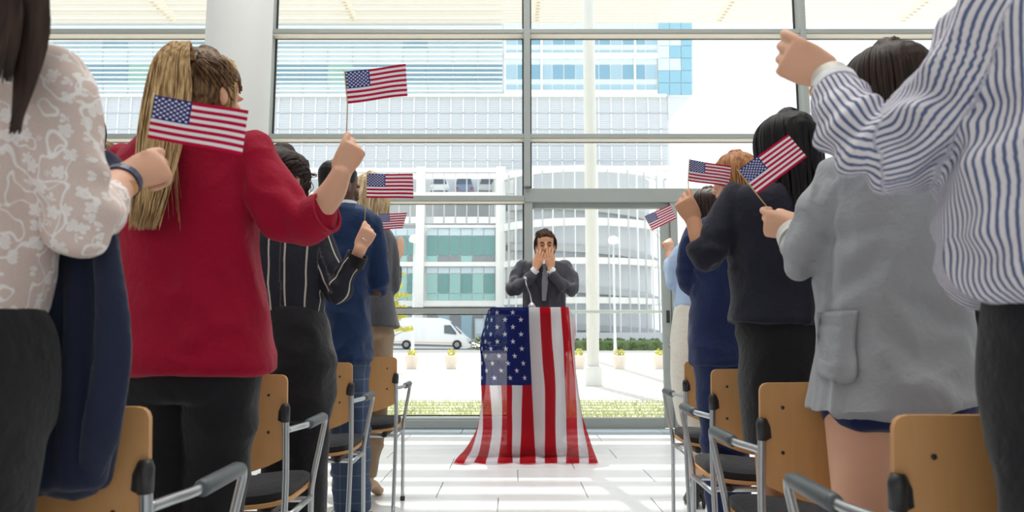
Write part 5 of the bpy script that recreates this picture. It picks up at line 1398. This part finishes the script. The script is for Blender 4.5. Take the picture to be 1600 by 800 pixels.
# ---- grey jacket woman -----------------------------------------------------------
def build_grey():
    Y = 1.62; t = person('woman with straight dark hair in a light grey jacket and navy shorts, bare legs', (P(1395, 600, Y).x, Y, 0))
    hc = P(1384, 158, Y); m = rotm(R(6), R(-3)); s = 1.0
    hf, T = head_form(hc, s, m, neck_to=P(1386, 265, Y), neck_r=.048); hme = finish(hf, .006, 2)
    rows = [(262, 1345, 1430, .06), (290, 1295, 1480, .09), (400, 1300, 1480, .10), (500, 1295, 1490, .11), (600, 1290, 1500, .12)]
    lg = [([(P(1347, 640, Y).x, Y, .84), (P(1350, 760, Y).x, Y, .56), (P(1352, 800, Y).x, Y + .01, .46), (P(1354, 800, Y).x, Y + .02, .30), (P(1356, 800, Y).x, Y + .03, .09)], [.084, .066, .054, .052, .036]),
          ([(P(1458, 640, Y).x, Y, .84), (P(1452, 760, Y).x, Y, .56), (P(1450, 800, Y).x, Y + .01, .46), (P(1448, 800, Y).x, Y + .02, .30), (P(1446, 800, Y).x, Y + .03, .09)], [.084, .066, .054, .052, .036])]
    me = core(rows, Y, (), [], .8, .02)
    f = Form(); f.sweep([(lg[0][0][0][0] + .05, Y, .85), (lg[1][0][0][0] - .05, Y, .85)], [.09, .09])
    for p, r in lg: f.sweep(p, r, n=5, seg=24)
    lme = finish(f, .008, 3)
    f = Form(); w = P(1243, 360, 1.78); el = P(1262, 402, Y + .03)
    f.sweep([el, P(1252, 378, 1.72), w], [.038, .034, .0245], n=4, seg=18)
    tips = hand_form(f, w, P(1199, 350, 1.83) - w, (-.05, -1, -.42), -1, PINCH, 4, TH, .90, .0245); grip = (tips[0] + tips[4]) / 2
    # the other forearm resting over the wrist
    w2 = P(1255, 345, 1.86); f.sweep([P(1330, 368, 1.85), P(1290, 354, 1.87), w2], [.034, .030, .022], n=4, seg=16)
    hand_form(f, w2, P(1222, 336, 1.85) - w2, (.1, -.6, .8), 1, [(50, 60, 40)] * 4, 3, (12, 30, 10), .80, .022)
    add('body', join_meshes([me, hme, lme, finish(f, .0032, 2)], 'body'), SK_L, t)
    f = Form()
    torso(f, [(240, 1360, 1412, .05), (248, 1330, 1440, .075), (262, 1298, 1474, .10), (290, 1284, 1488, .115), (350, 1284, 1490, .13), (420, 1284, 1488, .125), (480, 1282, 1496, .13), (540, 1277, 1511, .145), (600, 1271, 1527, .16), (627, 1266, 1536, .165)], Y, n=5, seg=52)
    f.sweep([P(1304, 280, Y), P(1284, 320, Y), P(1270, 370, Y + .01), P(1262, 405, Y + .03)], [.052, .056, .054, .054], n=6)
    f.sweep([P(1262, 405, Y + .03), P(1254, 392, Y + .09), P(1247, 376, Y + .14)], [.056, .053, .047], n=6)
    f.sweep([P(1476, 280, Y), P(1486, 330, Y + .01), P(1480, 390, Y + .05), P(1440, 390, Y + .18)], [.052, .052, .048, .044], n=6)
    me = finish(f, .0055, 4, folds=[(.0055, (5.5, 5.5, 2.2), 1.2), (.0028, (13, 13, 6), 1.2)], spots=[(P(1262, 400, Y + .02), (.3, 0, 1), .07, .0050, 75), (P(1430, 540, Y - .14), (.5, 0, 1), .13, .0035, 55), (P(1330, 420, Y - .12), (-.4, 0, 1), .10, .003, 60), (P(1300, 340, Y), (1, 0, .4), .06, .004, 70)])
    V = get_v(me); xc = P(1400, 600, Y).x; zt_, zb_ = P(1400, 520, Y).z, P(1400, 627, Y).z
    q = np.clip((zt_ - V[:, 2]) / (zt_ - zb_), 0, 1) * (V[:, 0] > P(1266, 600, Y).x); V[:, 2] += .024 * q * q * (V[:, 0] - xc) / .19; set_v(me, V)
    add('jacket', me, MT['grey_cloth'], t)
    mb = MB(); d = (P(1247, 376, Y + .14) - P(1254, 392, Y + .09)).normalized(); band_ring(mb, P(1246, 373, Y + .15), d, .042, .040, .006, 32); mb.build('lined_cuff', mat_cloth('cuff_lining', srgb(206, 204, 198)), t, smooth=False)
    # patch pocket following the hip
    from mathutils.bvhtree import BVHTree
    bv = BVHTree.FromPolygons([v.co.copy() for v in me.vertices], [tuple(p.vertices) for p in me.polygons])
    n = 9; vs = []
    for i in range(n):
        x = 1277 + i * (1306 - 1277) / (n - 1)
        e_ = min(i, n - 1 - i); cut = (10, 4, 1.5, 0, 0)[min(e_, 4)]
        for j in range(14):
            y = 488 + (596 - cut - 488) * j / 13; q = P(x, y, Y)
            h = bv.ray_cast(Vector((q.x, Y - .6, q.z)), Vector((0, 1, 0)))[0]
            if h is None: h = Vector((q.x, Y, q.z))
            vs.append(h + Vector((-.003, -.0045, 0)))
    fs = [(i * 14 + j, i * 14 + j + 1, i * 14 + 15 + j, i * 14 + 14 + j) for i in range(n - 1) for j in range(13)]
    o = MB().add(vs, fs).build('patch_pocket', MT['grey_cloth'], t, smooth=True); sd = o.modifiers.new('s', 'SOLIDIFY'); sd.thickness = .004; sd.offset = 0
    # shorts
    f = Form(); torso(f, [(596, 1288, 1506, .125), (630, 1288, 1510, .13), (662, 1294, 1508, .125)], Y, n=3, seg=40)
    add('shorts', finish(f, .008, 3, folds=[(.003, (6, 6, 4), .8)]), mat_cloth('navy_shorts', srgb(28, 36, 76)), t)
    for pts, r in lg: shoe('shoe', (pts[-1][0], Y + .02, 0), (pts[-1][0], Y + .22, 0), .08, MT['shoe_black'], t)
    hb = long_hair(T, m, s, -.05, 620, 31, .0062, 62, .98, .002, 0.0, 0, .03)
    cap = hair_cap(T, m, s, .013, .03, .007, .012)
    add('hair', join_meshes([cap, hb.mesh()], 'hair'), MT['hair_dark'], t)
    for k in range(2):
        mb = MB(); d = (w - P(1252, 378, 1.72)).normalized(); band_ring(mb, w - d * (.004 + .008 * k), d, .027, .003, .002, 32); mb.build('bracelet', MT['silver'], t, smooth=True)
    hand_flag('tilted small flag of the light grey jacket woman, before the long black hair', (1153, 266), (1231, 210), (1261, 245), (1183, 304), 1.86, 1.80, grip, bulge=.008)
MT['grey_cloth'] = mat_cloth('grey_cloth', srgb(150, 152, 157), .07, fleck=.35)
build_grey()

# ---- black haired woman in navy ----------------------------------------------------
def build_navy_woman():
    Y = 2.3; t = person('woman with long black hair, black navy jacket and black skirt, fist raised with a flag', (P(1210, 600, Y).x, Y, 0))
    hc = P(1228, 238, Y); m = rotm(R(12), R(-3)); s = 1.0
    hf, T = head_form(hc, s, m, neck_to=P(1222, 312, Y), neck_r=.048); hme = finish(hf, .006, 2)
    rows = [(300, 1180, 1250, .06), (325, 1150, 1275, .09), (400, 1155, 1275, .10), (500, 1155, 1275, .11), (600, 1162, 1272, .12)]
    X0, X1 = P(1206, 700, Y).x, P(1246, 700, Y).x
    lg = [([(X0, Y, .72), (X0, Y, .48), (X0 + .01, Y + .02, .32), (X0 + .01, Y + .03, .10)], [.058, .052, .052, .034]), ([(X1, Y, .72), (X1, Y, .48), (X1, Y + .02, .32), (X1, Y + .03, .10)], [.058, .052, .052, .034])]
    me = core(rows, Y, (), lg, .8, .014, True)
    f = Form(); el = P(1108, 408, Y - .01); w = P(1084, 348, Y + .02)
    f.sweep([el.lerp(w, .3), P(1093, 378, Y), w], [.026, .029, .0255], n=4, seg=18)
    tips = hand_form(f, w, P(1066, 310, Y + .02) - w, (-.38, -1, 0), -1, PINCH, 4, TH, .90, .0255); grip = (tips[0] + tips[4]) / 2
    add('body', join_meshes([me, hme, finish(f, .0036, 2)], 'body'), SK_M, t)
    f = Form()
    torso(f, [(288, 1195, 1240, .05), (292, 1170, 1256, .075), (302, 1140, 1276, .10), (325, 1132, 1286, .12), (380, 1140, 1287, .125), (440, 1142, 1284, .12), (480, 1140, 1288, .13), (503, 1138, 1290, .135)], Y, n=5, seg=48)
    f.sweep([P(1150, 312, Y), P(1132, 350, Y), P(1114, 385, Y - .01), P(1106, 404, Y - .01)], [.056, .056, .052, .050], n=6)
    f.sweep([P(1106, 404, Y - .01), P(1098, 394, Y), P(1091, 378, Y)], [.050, .046, .040], n=6)
    f.sweep([P(1274, 315, Y), P(1284, 370, Y), P(1280, 430, Y + .08)], [.054, .05, .044], n=6)
    me = finish(f, .0065, 4, folds=[(.0035, (5.5, 5.5, 2.5), .9), (.002, (15, 15, 8), .9)], spots=[(P(1106, 402, Y), (0, 0, 1), .07, .004, 75)])
    add('jacket', me, mat_cloth('navy_cloth', srgb(36, 37, 50)), t)
    f = Form(); torso(f, [(494, 1150, 1280, .115), (540, 1156, 1284, .13), (600, 1158, 1284, .135), (660, 1162, 1280, .125), (700, 1166, 1276, .12)], Y, n=4, seg=40)
    add('skirt', finish(f, .009, 3, folds=[(.0025, (6, 6, 10), .8)]), MT['black_cloth'], t)
    for pts, r in lg: shoe('shoe', (pts[-1][0], Y + .02, 0), (pts[-1][0], Y + .2, 0), .075, MT['shoe_black'], t, .04)
    hb = long_hair(T, m, s, -.19, 620, 41, .0062, 60, 1.0, .002, 0.0, 0, .03)
    cap = hair_cap(T, m, s, .013, .03, .007, .012)
    add('hair', join_meshes([cap, hb.mesh()], 'hair'), MT['hair_black'], t)
    hand_flag('small flag left of the tilted one, raised by the black haired woman over her fist', (1077, 249), (1141, 260), (1139, 292), (1075, 283), Y + .06, Y + .10, grip)
build_navy_woman()

# ---- navy suit, ginger hair ----------------------------------------------------
def build_navy_suit():
    Y = 3.05; t = person('person with short ginger hair in a navy blue suit, arms folded forward', (P(1120, 600, Y).x, Y, 0))
    hc = P(1146, 281, Y); m = rotm(R(38), R(-4)); s = .92
    hf, T = head_form(hc, s, m, neck_to=P(1136, 350, Y), neck_r=.054); hme = finish(hf, .006, 2)
    rows = [(350, 1100, 1160, .07), (380, 1085, 1165, .1), (450, 1085, 1160, .11), (560, 1085, 1158, .11)]
    lg = [([(P(1112, 560, Y).x, Y, .88), (P(1124, 680, Y).x, Y, .50), (P(1134, 780, Y).x, Y + .02, .09)], [.058, .058, .045]),
          ([(P(1138, 560, Y).x, Y, .88), (P(1142, 680, Y).x, Y, .50), (P(1148, 780, Y).x, Y + .02, .09)], [.060, .058, .045])]
    me = core(rows, Y, (), lg, .8, .024)
    f = Form(); f.sweep([P(1072, 440, Y + .04), P(1090, 425, Y + .2), P(1105, 415, Y + .26)], [.04, .034, .027], n=4); hand_form(f, P(1105, 415, Y + .26), (1, .1, .2), (0, .5, 1), -1, SOFT)
    add('body', join_meshes([me, hme, finish(f, .007, 2)], 'body'), SK_L, t)
    f = Form()
    torso(f, [(335, 1115, 1150, .06), (342, 1096, 1168, .09), (356, 1082, 1180, .12), (400, 1080, 1180, .13), (470, 1082, 1172, .125), (520, 1080, 1168, .125), (568, 1079, 1166, .13)], Y, n=5, seg=44)
    f.sweep([P(1093, 362, Y), P(1080, 400, Y), P(1073, 430, Y + .02), P(1076, 446, Y + .05)], [.060, .056, .052, .050], n=6)
    f.sweep([P(1076, 446, Y + .05), P(1086, 432, Y + .16), P(1098, 420, Y + .22)], [.050, .044, .038], n=5)
    me = finish(f, .0075, 4, folds=[(.004, (6, 6, 2.5), .9), (.002, (14, 14, 8), .9)], spots=[(P(1076, 442, Y), (0, 0, 1), .08, .004, 70)])
    add('jacket', me, mat_cloth('suit_navy', srgb(34, 46, 86)), t)
    trouser([(550, 1084, 1160, .118), (580, 1087, 1160, .12), (605, 1090, 1158, .112)], Y, lg, bpy.data.materials['suit_navy'], t, .020, .010)
    for pts, r in lg: shoe('shoe', (pts[2][0], Y - .05, 0), (pts[2][0] + .02, Y + .23, 0), .095, MT['shoe_black'], t)
    cap = hair_cap(T, m, s, .012, .075, .006, .012, amp=.002, scale=(80, 80, 20)); hb = long_hair(T, m, s, .06, 240, 9, .006, 75)
    add('hair', join_meshes([cap, hb.mesh()], 'hair'), MT['hair_ginger'], t)
build_navy_suit()

# ---- white skirt ---------------------------------------------------------------------
def build_skirt():
    Y = 4.05; t = person('woman in a pale blue shirt and long white skirt, farthest in the right row', (P(1080, 600, Y).x, Y, 0))
    hc = P(1104, 329, Y); m = rotm(R(30), R(-3)); s = .98
    hf, T = head_form(hc, s, m, neck_to=P(1096, 385, Y), neck_r=.046); hme = finish(hf, .007, 2)
    rows = [(380, 1070, 1110, .06), (400, 1058, 1112, .09), (470, 1062, 1100, .09), (560, 1056, 1100, .1)]
    lg = [([(P(1068, 620, Y).x, Y, .74), (P(1078, 690, Y).x, Y, .44), (P(1085, 720, Y).x, Y + .02, .30), (P(1089, 775, Y).x, Y + .02, .11)], [.07, .05, .050, .030]),
          ([(P(1092, 620, Y).x, Y, .74), (P(1094, 690, Y).x, Y, .44), (P(1098, 720, Y).x, Y - .02, .30), (P(1100, 775, Y).x, Y - .02, .11)], [.07, .05, .050, .030])]
    me = core(rows, Y, (), lg, .82, .014, True)
    f = Form(); w = P(1046, 398, Y + .12); f.sweep([P(1050, 430, Y + .06), P(1048, 420, Y + .08), w], [.022, .024, .024], n=4, seg=16)
    hand_form(f, w, P(1043, 372, Y + .13) - w, (.2, -1, 0), -1, PINCH, 3, (8, 50, 20), .85, .024)
    add('body', join_meshes([me, hme, finish(f, .005, 2)], 'body'), SK_L, t)
    f = Form()
    torso(f, [(372, 1082, 1108, .05), (378, 1068, 1118, .08), (390, 1058, 1122, .1), (430, 1058, 1112, .11), (460, 1058, 1104, .105), (478, 1056, 1102, .1)], Y, n=5, seg=36)
    f.sweep([P(1064, 395, Y), P(1056, 420, Y + .01), P(1054, 442, Y + .03)], [.048, .048, .044], n=6)
    f.sweep([P(1054, 442, Y + .03), P(1050, 425, Y + .07), P(1048, 408, Y + .10)], [.044, .038, .031], n=6)
    add('shirt', finish(f, .007, 3, folds=[(.005, (8, 8, 3), .9), (.002, (18, 18, 9), .9)]), mat_cloth('blue_shirt', srgb(176, 200, 232), .05), t)
    f = Form(); torso(f, [(472, 1056, 1102, .1), (500, 1052, 1104, .12), (550, 1048, 1106, .13), (600, 1050, 1106, .13), (640, 1056, 1106, .125), (664, 1062, 1104, .12)], Y, n=4, seg=36)
    add('skirt', finish(f, .009, 3, folds=[(.002, (6, 6, 4), .8)]), mat_cloth('white_skirt', srgb(226, 222, 212), .04), t)
    for pts, r in lg: x = pts[-1][0]; shoe('shoe', (x - .01, Y - .03, 0), (x - .02, Y + .16, 0), .075, MT['shoe_black'], t, .07, .08)
    cap = hair_cap(T, m, s, .014, .07, .006, .012, amp=.002); hb = long_hair(T, m, s, .04, 240, 19, .007, 75)
    add('hair', join_meshes([cap, hb.mesh()], 'hair'), MT['hair_dark'], t)
    hand_flag('small flag farthest right of the lectern, tilted against the door frame', (1007, 338), (1047, 320), (1057, 341), (1019, 360), Y + .12, Y + .10, P(1044, 386, Y + .10), bulge=.004)
build_skirt()
build_hidden(2.25, 1570, 200, 'person in black hidden between the grey jacket and the striped shirt', MT['hair_black'], MT['black_cloth'])
# ================================================================== CHAIRS
def make_chair():
    """origin on the floor under the middle of the backrest, which faces -Y; the seat is towards +Y"""
    t = empty('conference_chair', (0, 0, 0))
    W = .235
    # bent plywood back: outline with curved lower edge, bowed in plan
    XS = [-W, -W + .003, -W + .009, -W + .018] + [-W + .018 + (2 * W - .036) * k / 12 for k in range(1, 12)] + [W - .018, W - .009, W - .003, W]; n = len(XS) - 1; vs = []; nz = 6
    def bow(x): return .035 * (1 - (x / W) ** 2)
    for side in (0, 1):
        for i in range(n + 1):
            x = -W * math.cos(math.pi * i / n) if n < 0 else XS[i]; zt = .838 - .004 * (x / W) ** 2; zb = .535 + .055 * abs(x / W) ** 2.4
            e_ = W - abs(x); q_ = max(0, 1 - e_ / .018); zt -= .018 * (1 - math.sqrt(max(0, 1 - q_ * q_))); zb += .014 * (1 - math.sqrt(max(0, 1 - q_ * q_)))
            for k in range(nz + 1):
                z = zb + (zt - zb) * k / nz
                vs.append((x, -bow(x) + .0 - (z - .55) * .10 + (.0 if side == 0 else .012), z))
    m_ = nz + 1; o = (n + 1) * m_; fs = []
    for i in range(n):
        for k in range(nz):
            a = i * m_ + k; fs += [(a, a + m_, a + m_ + 1, a + 1), (o + a + 1, o + a + m_ + 1, o + a + m_, o + a)]
        fs += [(i * m_, o + i * m_, o + (i + 1) * m_, (i + 1) * m_), (i * m_ + nz, (i + 1) * m_ + nz, o + (i + 1) * m_ + nz, o + i * m_ + nz)]
    for k in range(nz): fs += [(k, k + 1, o + k + 1, o + k), (n * m_ + k + 1, n * m_ + k, o + n * m_ + k, o + n * m_ + k + 1)]
    bk = MB().add(vs, fs).build('backrest', MT['ply'], t, auto=R(40))
    for x in (-.185, .185):
        for z in (.775, .665): 
            y = -bow(x) - (z - .55) * .10; MB().ball((x, y - .001, z), (.0046, .003, .0046), 12, 6).build('rivet', MT['black_plastic'], bk, smooth=True)
    # padding on the front of the back
    f = Form(); f.sweep([(-.20, .02 - .03, .68), (0, .02 - .05, .68), (.20, .02 - .03, .68)], [.10, .115, .10], [.012] * 3, side=(0, 0, 1), n=5, seg=20)
    # seat shell + pad
    mb = MB(); n = 16; vs = []
    def seat_outline(g):
        pts = []
        for k in range(32):
            a = 2 * math.pi * k / 32; c, s_ = math.cos(a), math.sin(a)
            pts.append(((.225 + g) * abs(c) ** .45 * (1 if c > 0 else -1), .245 + (.215 + g) * abs(s_) ** .45 * (1 if s_ > 0 else -1)))
        return pts
    def slab(name, g, z0, z1, mat, dome=0.0, dip=.012):
        o_ = seat_outline(g); vs = []; lay = ((0, z0), (0, z1), (.018, z1 + dome * .6), (.07, z1 + dome), (.16, z1 + dome))
        for ins, z in lay:
            for x, y in o_:
                fx = 1 - ins / .225; vs.append((x * fx, .245 + (y - .245) * fx, z + dip * (x / .23) ** 2 - (.02 * max(0, (y - .40) / .06) if y > .40 else 0)))
        fs = [(r * 32 + k, r * 32 + (k + 1) % 32, r * 32 + 32 + (k + 1) % 32, r * 32 + 32 + k) for r in range(len(lay) - 1) for k in range(32)]
        fs += [tuple(range(31, -1, -1)), tuple(range(32 * (len(lay) - 1), 32 * len(lay)))]
        return MB().add(vs, fs).build(name, mat, t, auto=R(50))
    slab('seat_shell', 0, .425, .437, MT['ply_edge'], 0.0)
    slab('seat', -.008, .438, .462, MT['seat'], .016)
    # frame: rear post, arm, front leg in one bent tube per side, rails under the seat
    for e in (-1, 1):
        x = e * .232
        lg = MB().tube([tuple(p) for p in spline([(x, -.05, .012), (x, -.01, .30), (x, .005, .50), (x, -.01, .66), (x, -.018, .715)], 5)], .0102, 12).build('leg', MT['chrome'], t, smooth=True)
        cp = MB().tube([(x, -.018, .695), (x, -.022, .735), (x, -.023, .748)], [.0130, .0142, .010], 14).build('cap', MT['black_plastic'], lg, smooth=True)
        cl = MB().box((e * .222, -.014, .722), (.03, .02, .055), bev=.005).build('bracket', MT['black_plastic'], lg)
        MB().lathe((x, -.05, 0), [(.014, 0), (.014, .02), (.011, .024)], 14).build('foot', MT['black_plastic'], lg, smooth=True)
        fl_ = MB().tube([tuple(p) for p in spline([(x, -.005, .668), (x + e * .010, .05, .668), (x + e * .028, .11, .670), (x + e * .032, .18, .672), (x + e * .034, .315, .672), (x + e * .032, .345, .655), (x + e * .024, .340, .60), (x + e * .004, .315, .46), (x, .315, .38), (x, .33, .20), (x, .345, .012)], 5)], .0098, 12).build('leg', MT['chrome'], t, smooth=True)
        MB().lathe((x, .345, 0), [(.014, 0), (.014, .02), (.011, .024)], 14).build('foot', MT['black_plastic'], fl_, smooth=True)
        MB().tube([(x + e * .030, .125, .6708), (x + e * .032, .135, .671), (x + e * .034, .30, .6725), (x + e * .034, .325, .670)], [.014, .0168, .0168, .014], 16).build('armrest', MT['grip'], t, smooth=True)
        MB().cyl((x, .01, .405), (x, .318, .405), .010, seg=12).build('side_rail', MT['chrome'], t, smooth=True)
    for y in (.09, .29): MB().cyl((-.232, y, .402), (.232, y, .402), .010, seg=12).build('cross_rail', MT['chrome'], t, smooth=True)
    for e in (-1, 1): MB().box((e * .16, .19, .410), (.03, .26, .028), bev=.006).build('seat_bracket', MT['black_plastic'], t)
    return t
chair0 = make_chair()
# aisle edge of the backrest in the picture, distance, label
CH = [(-1, 243, 630, 1.20, 'nearest beech chair on the left, under the navy jacket'),
      (-1, 452, 583, 2.16, 'second beech chair on the left, just behind the crimson jacket woman\'s hip'),
      (-1, 552, 565, 3.10, 'third beech chair on the left, beside the checked trousers'),
      (-1, 621, 557, 3.88, 'farthest beech chair on the left, nearest the window wall'),
      (1, 1385, 642, 1.09, 'nearest beech chair on the right, before the bare legs'),
      (1, 1183, 595, 1.79, 'second beech chair on the right, partly behind the grey jacket'),
      (1, 1109, 575, 2.52, 'third beech chair on the right, behind the black skirt'),
      (1, 1068, 563, 3.36, 'farthest beech chair on the right, in front of the white skirt')]
first = True; CP_ = []
for s_, ex, ty, Y, lab in CH:
    q = P(ex, ty, Y); x = q.x + s_ * .235
    CP_.append((s_, x, Y, lab, q.z))
for s_, x, Y, lab, z in CP_:
    if first: c = chair0; first = False
    else: c = copy_tree(chair0)
    c.location = (x, Y, 0); c.rotation_euler = (0, 0, R(-1.5 * s_)); c.scale = (1, 1, z / .838)
    tag(c, lab, 'chair', 'beech chairs in rows')
for s_, x, Y, lab in ((1, CP_[5][1] + .58, 1.85, 'beech chair beyond the second right chair, a corner beside the black trousers'),
                      (-1, CP_[1][1] - .58, 2.18, 'beech chair left of the second left chair, hidden by the navy jacket')):
    c = copy_tree(chair0); c.location = (x, Y, 0); c.rotation_euler = (0, 0, R(-1.5 * s_)); c.scale = (1, 1, 1.0); tag(c, lab, 'chair', 'beech chairs in rows')

# ================================================================== LECTERN, DRAPED FLAG, MICROPHONE
YL = 5.66
xa, xb = P(792, 520, YL).x, P(874, 520, YL).x; ta, tb = P(768, 482, YL).x, P(887, 482, YL).x
ztop = P(825, 481.5, YL).z
t = empty('lectern', ((xa + xb) / 2, YL + .2, 0)); tag(t, 'slim lectern almost wholly covered by the draped flag', 'lectern')
MT['lect'] = mat_plain('lectern_wood', srgb(150, 146, 142), .5)
MB().box(((xa + xb) / 2, YL + .22, ztop / 2 - .02), (xb - xa, .30, ztop - .08), bev=.006).build('column', MT['lect'], t)
MB().box(((ta + tb) / 2, YL + .21, ztop - .030), (tb - ta - .03, .38, .035), bev=.006).build('top', MT['lect'], t)
MB().box(((xa + xb) / 2, YL + .24, .015), (xb - xa + .1, .40, .03), bev=.006).build('base', MT['lect'], t)
# draped flag: rows (py, Y offset) with the 14 stripe borders
rowsF = [
 ('w', .40, ztop + .012, [767, 767.5, 768, 769, 778, 793, 809, 826, 843, 860, 876, 886, 887, 888], [.0] * 14),
 ('w', .20, ztop + .010, [766, 766.5, 767, 767.5, 776, 792, 808.5, 826, 843, 860, 876, 886.5, 888, 889], [0] * 14),
 ('w', .03, ztop + .008, [766, 766, 766.5, 767, 774, 791, 808, 826, 843, 860, 876, 887.5, 889, 889], [.24, .18, .12, .05, 0, 0, 0, 0, 0, 0, 0, 0.0, .10, .18]),
 ('p', 484, -.004, [764, 763, 764.5, 766, 773.5, 791, 808, 826.3, 843.3, 860.3, 876.3, 889, 890, 889], [.26, .19, .12, .05, .01, 0, 0, 0, 0, 0, 0, .02, .10, .18]),
 ('p', 510, -.012, [757, 756, 759, 763, 773.5, 791, 808.5, 827, 844.5, 861.5, 878, 891, 900, 896], [.22, .14, .07, .02, .01, 0, -.006, 0, 0, .006, 0, .0, .0, .08]),
 ('p', 537, -.016, [751, 750, 753, 760, 774, 791, 809, 828, 846, 863, 880, 893, 898, 892], [.16, .10, .05, .01, .01, -.006, 0, .006, 0, -.004, .008, .01, .03, .10]),
 ('p', 570, -.02, [758, 753, 752, 762, 778, 796, 813, 829.5, 848, 866, 881.5, 896, 899, 894], [.18, .12, .06, .01, .012, -.006, .006, .01, -.006, 0, .012, 0, .04, .12]),
 ('p', 602, -.025, [759, 754, 752, 765, 783, 800, 816, 831, 851, 868, 883, 899, 903, 899], [.18, .12, .05, 0, .014, -.008, .008, .012, -.008, .004, .014, 0, .04, .12]),
 ('p', 640, -.035, [752, 751, 754, 768, 784.5, 800, 815, 833, 851.5, 868, 884.5, 901, 908, 907], [.10, .07, .03, 0, .016, -.01, .01, .014, -.01, .006, .016, -.004, .03, .08]),
 ('p', 672, -.05, [744, 746, 754, 769, 784, 800.5, 814.5, 834.5, 851.5, 868, 885, 902, 912, 917], [.05, .04, .02, 0, .018, -.012, .012, .016, -.012, .008, .018, -.006, .01, .03]),
 ('p', 700, -.10, [728, 738, 750, 765, 781, 800, 813, 836, 851, 869, 886, 903.5, 918, 926], [.04, .02, .02, 0, .02, -.012, .016, .016, -.010, .010, .018, -.006, .01, .0]),
 ('f', 713, .018, [716, 731, 746, 762, 779, 800.5, 812.5, 837, 851, 870.5, 885, 904.5, 919.5, 931], [0] * 14),
 ('f', 718, .030, [712, 728, 743, 760, 778, 801, 812, 837, 851, 871, 884.5, 905, 920, 933], [0] * 14),
 ('f', 724, .006, [708, 725, 740, 759, 777, 801, 812, 837, 851, 871, 884, 905, 920, 935], [0] * 14)]
pts = []
for kind, a, b, xs, off in rowsF:
    row = []
    for i, x in enumerate(xs):
        if kind == 'w': yy = YL + a + off[i] * (1 if a < .1 else 0); q0 = P(x, 482, YL); row.append((q0.x, yy, b - (.05 if (i < 3 or i > 11) and a < .1 else 0) - (0.0)))
        elif kind == 'p':
            q = P(x, a, YL + b + off[i]); row.append(tuple(q))
        else:
            Yf = None
            # floor rows: solve the distance for the given height
            ang = math.atan((a - 400) / F) - PITCH; Yf = (H - b - .006 * math.sin(i * 2.1)) / math.tan(ang); q = P(x, a, Yf); row.append(tuple(q))
    pts.append(row)
A = np.array(pts)                       # rows x 14 x 3
lenr = [0]
for k in range(1, len(A)): lenr.append(lenr[-1] + np.linalg.norm(A[k, 5:9] - A[k - 1, 5:9], axis=1).mean())
i602 = 7
l602 = lenr[i602]; l481 = lenr[2]
sub = 5
B1 = np.stack([spline(A[:, i].tolist(), sub) for i in range(14)], 1)
B2 = np.stack([spline(B1[k].tolist(), 4) for k in range(len(B1))], 0)
tl = spline([[l] for l in lenr], sub)[:, 0]
# u: fly coordinate, .03 at the front top edge, .4 at the canton's end, 1 at the hem
u = np.where(tl <= l602, .03 + (tl - l481) / (l602 - l481) * .37, .4 + (tl - l602) * (.37 / (l602 - l481)))
nr, nc = B2.shape[:2]
front = np.clip((tl - l481) / .3, 0, 1)
rip = .013 * np.sin(np.linspace(0, 40, nc) + 1.2 * np.sin(np.linspace(0, 9, nc)))[None] * np.clip(front, 0, 1)[:, None] + .004 * np.sin(np.linspace(0, 21, nc)[None] + tl[:, None] * 3) * front[:, None]
B2[:, :, 1] += rip
B2[:, :, 2] = np.maximum(B2[:, :, 2], .004)
fs = [(r * nc + c, r * nc + c + 1, (r + 1) * nc + c + 1, (r + 1) * nc + c) for r in range(nr - 1) for c in range(nc - 1)]
me = MB().add(B2.reshape(-1, 3).tolist(), fs).mesh('draped_flag')
ul = me.uv_layers.new(name='UVMap'); idx = np.empty(len(me.loops), dtype=np.int32); me.loops.foreach_get('vertex_index', idx)
UU = np.repeat(u, nc); VV = np.tile(np.linspace(0, 1, nc), nr)
ul.data.foreach_set('uv', np.stack([UU, VV], 1)[idx].ravel())
o = link_mesh('draped_flag', me, MT['bigflag']); tag(o, 'large striped and starred flag draped over the lectern down to the floor', 'flag')
# microphone
q = P(831, 479, YL + .16); tip = P(821.5, 436, YL + .08)
t = empty('microphone', (q.x, q.y, ztop + .012)); tag(t, 'thin gooseneck microphone standing on the flag covered lectern', 'microphone')
MB().lathe((q.x, q.y, ztop + .012), [(.032, 0), (.032, .012), (.022, .03), (.010, .045)], 20).build('base', MT['silver'], t, smooth=True)
MB().tube([tuple(p) for p in spline([(q.x, q.y, ztop + .04), (q.x - .015, q.y, ztop + .12), (tip.x + .006, tip.y + .01, tip.z - .05), tuple(tip)], 5)], .0055, 10).build('gooseneck', MT['silver'], t, smooth=True)
d = Vector((-.25, -.6, .3)).normalized()
MB().tube([tip - d * .012, tip, tip + d * .02, tip + d * .03], [.008, .013, .013, .007], 14).build('head', MT['silver'], t, smooth=True)
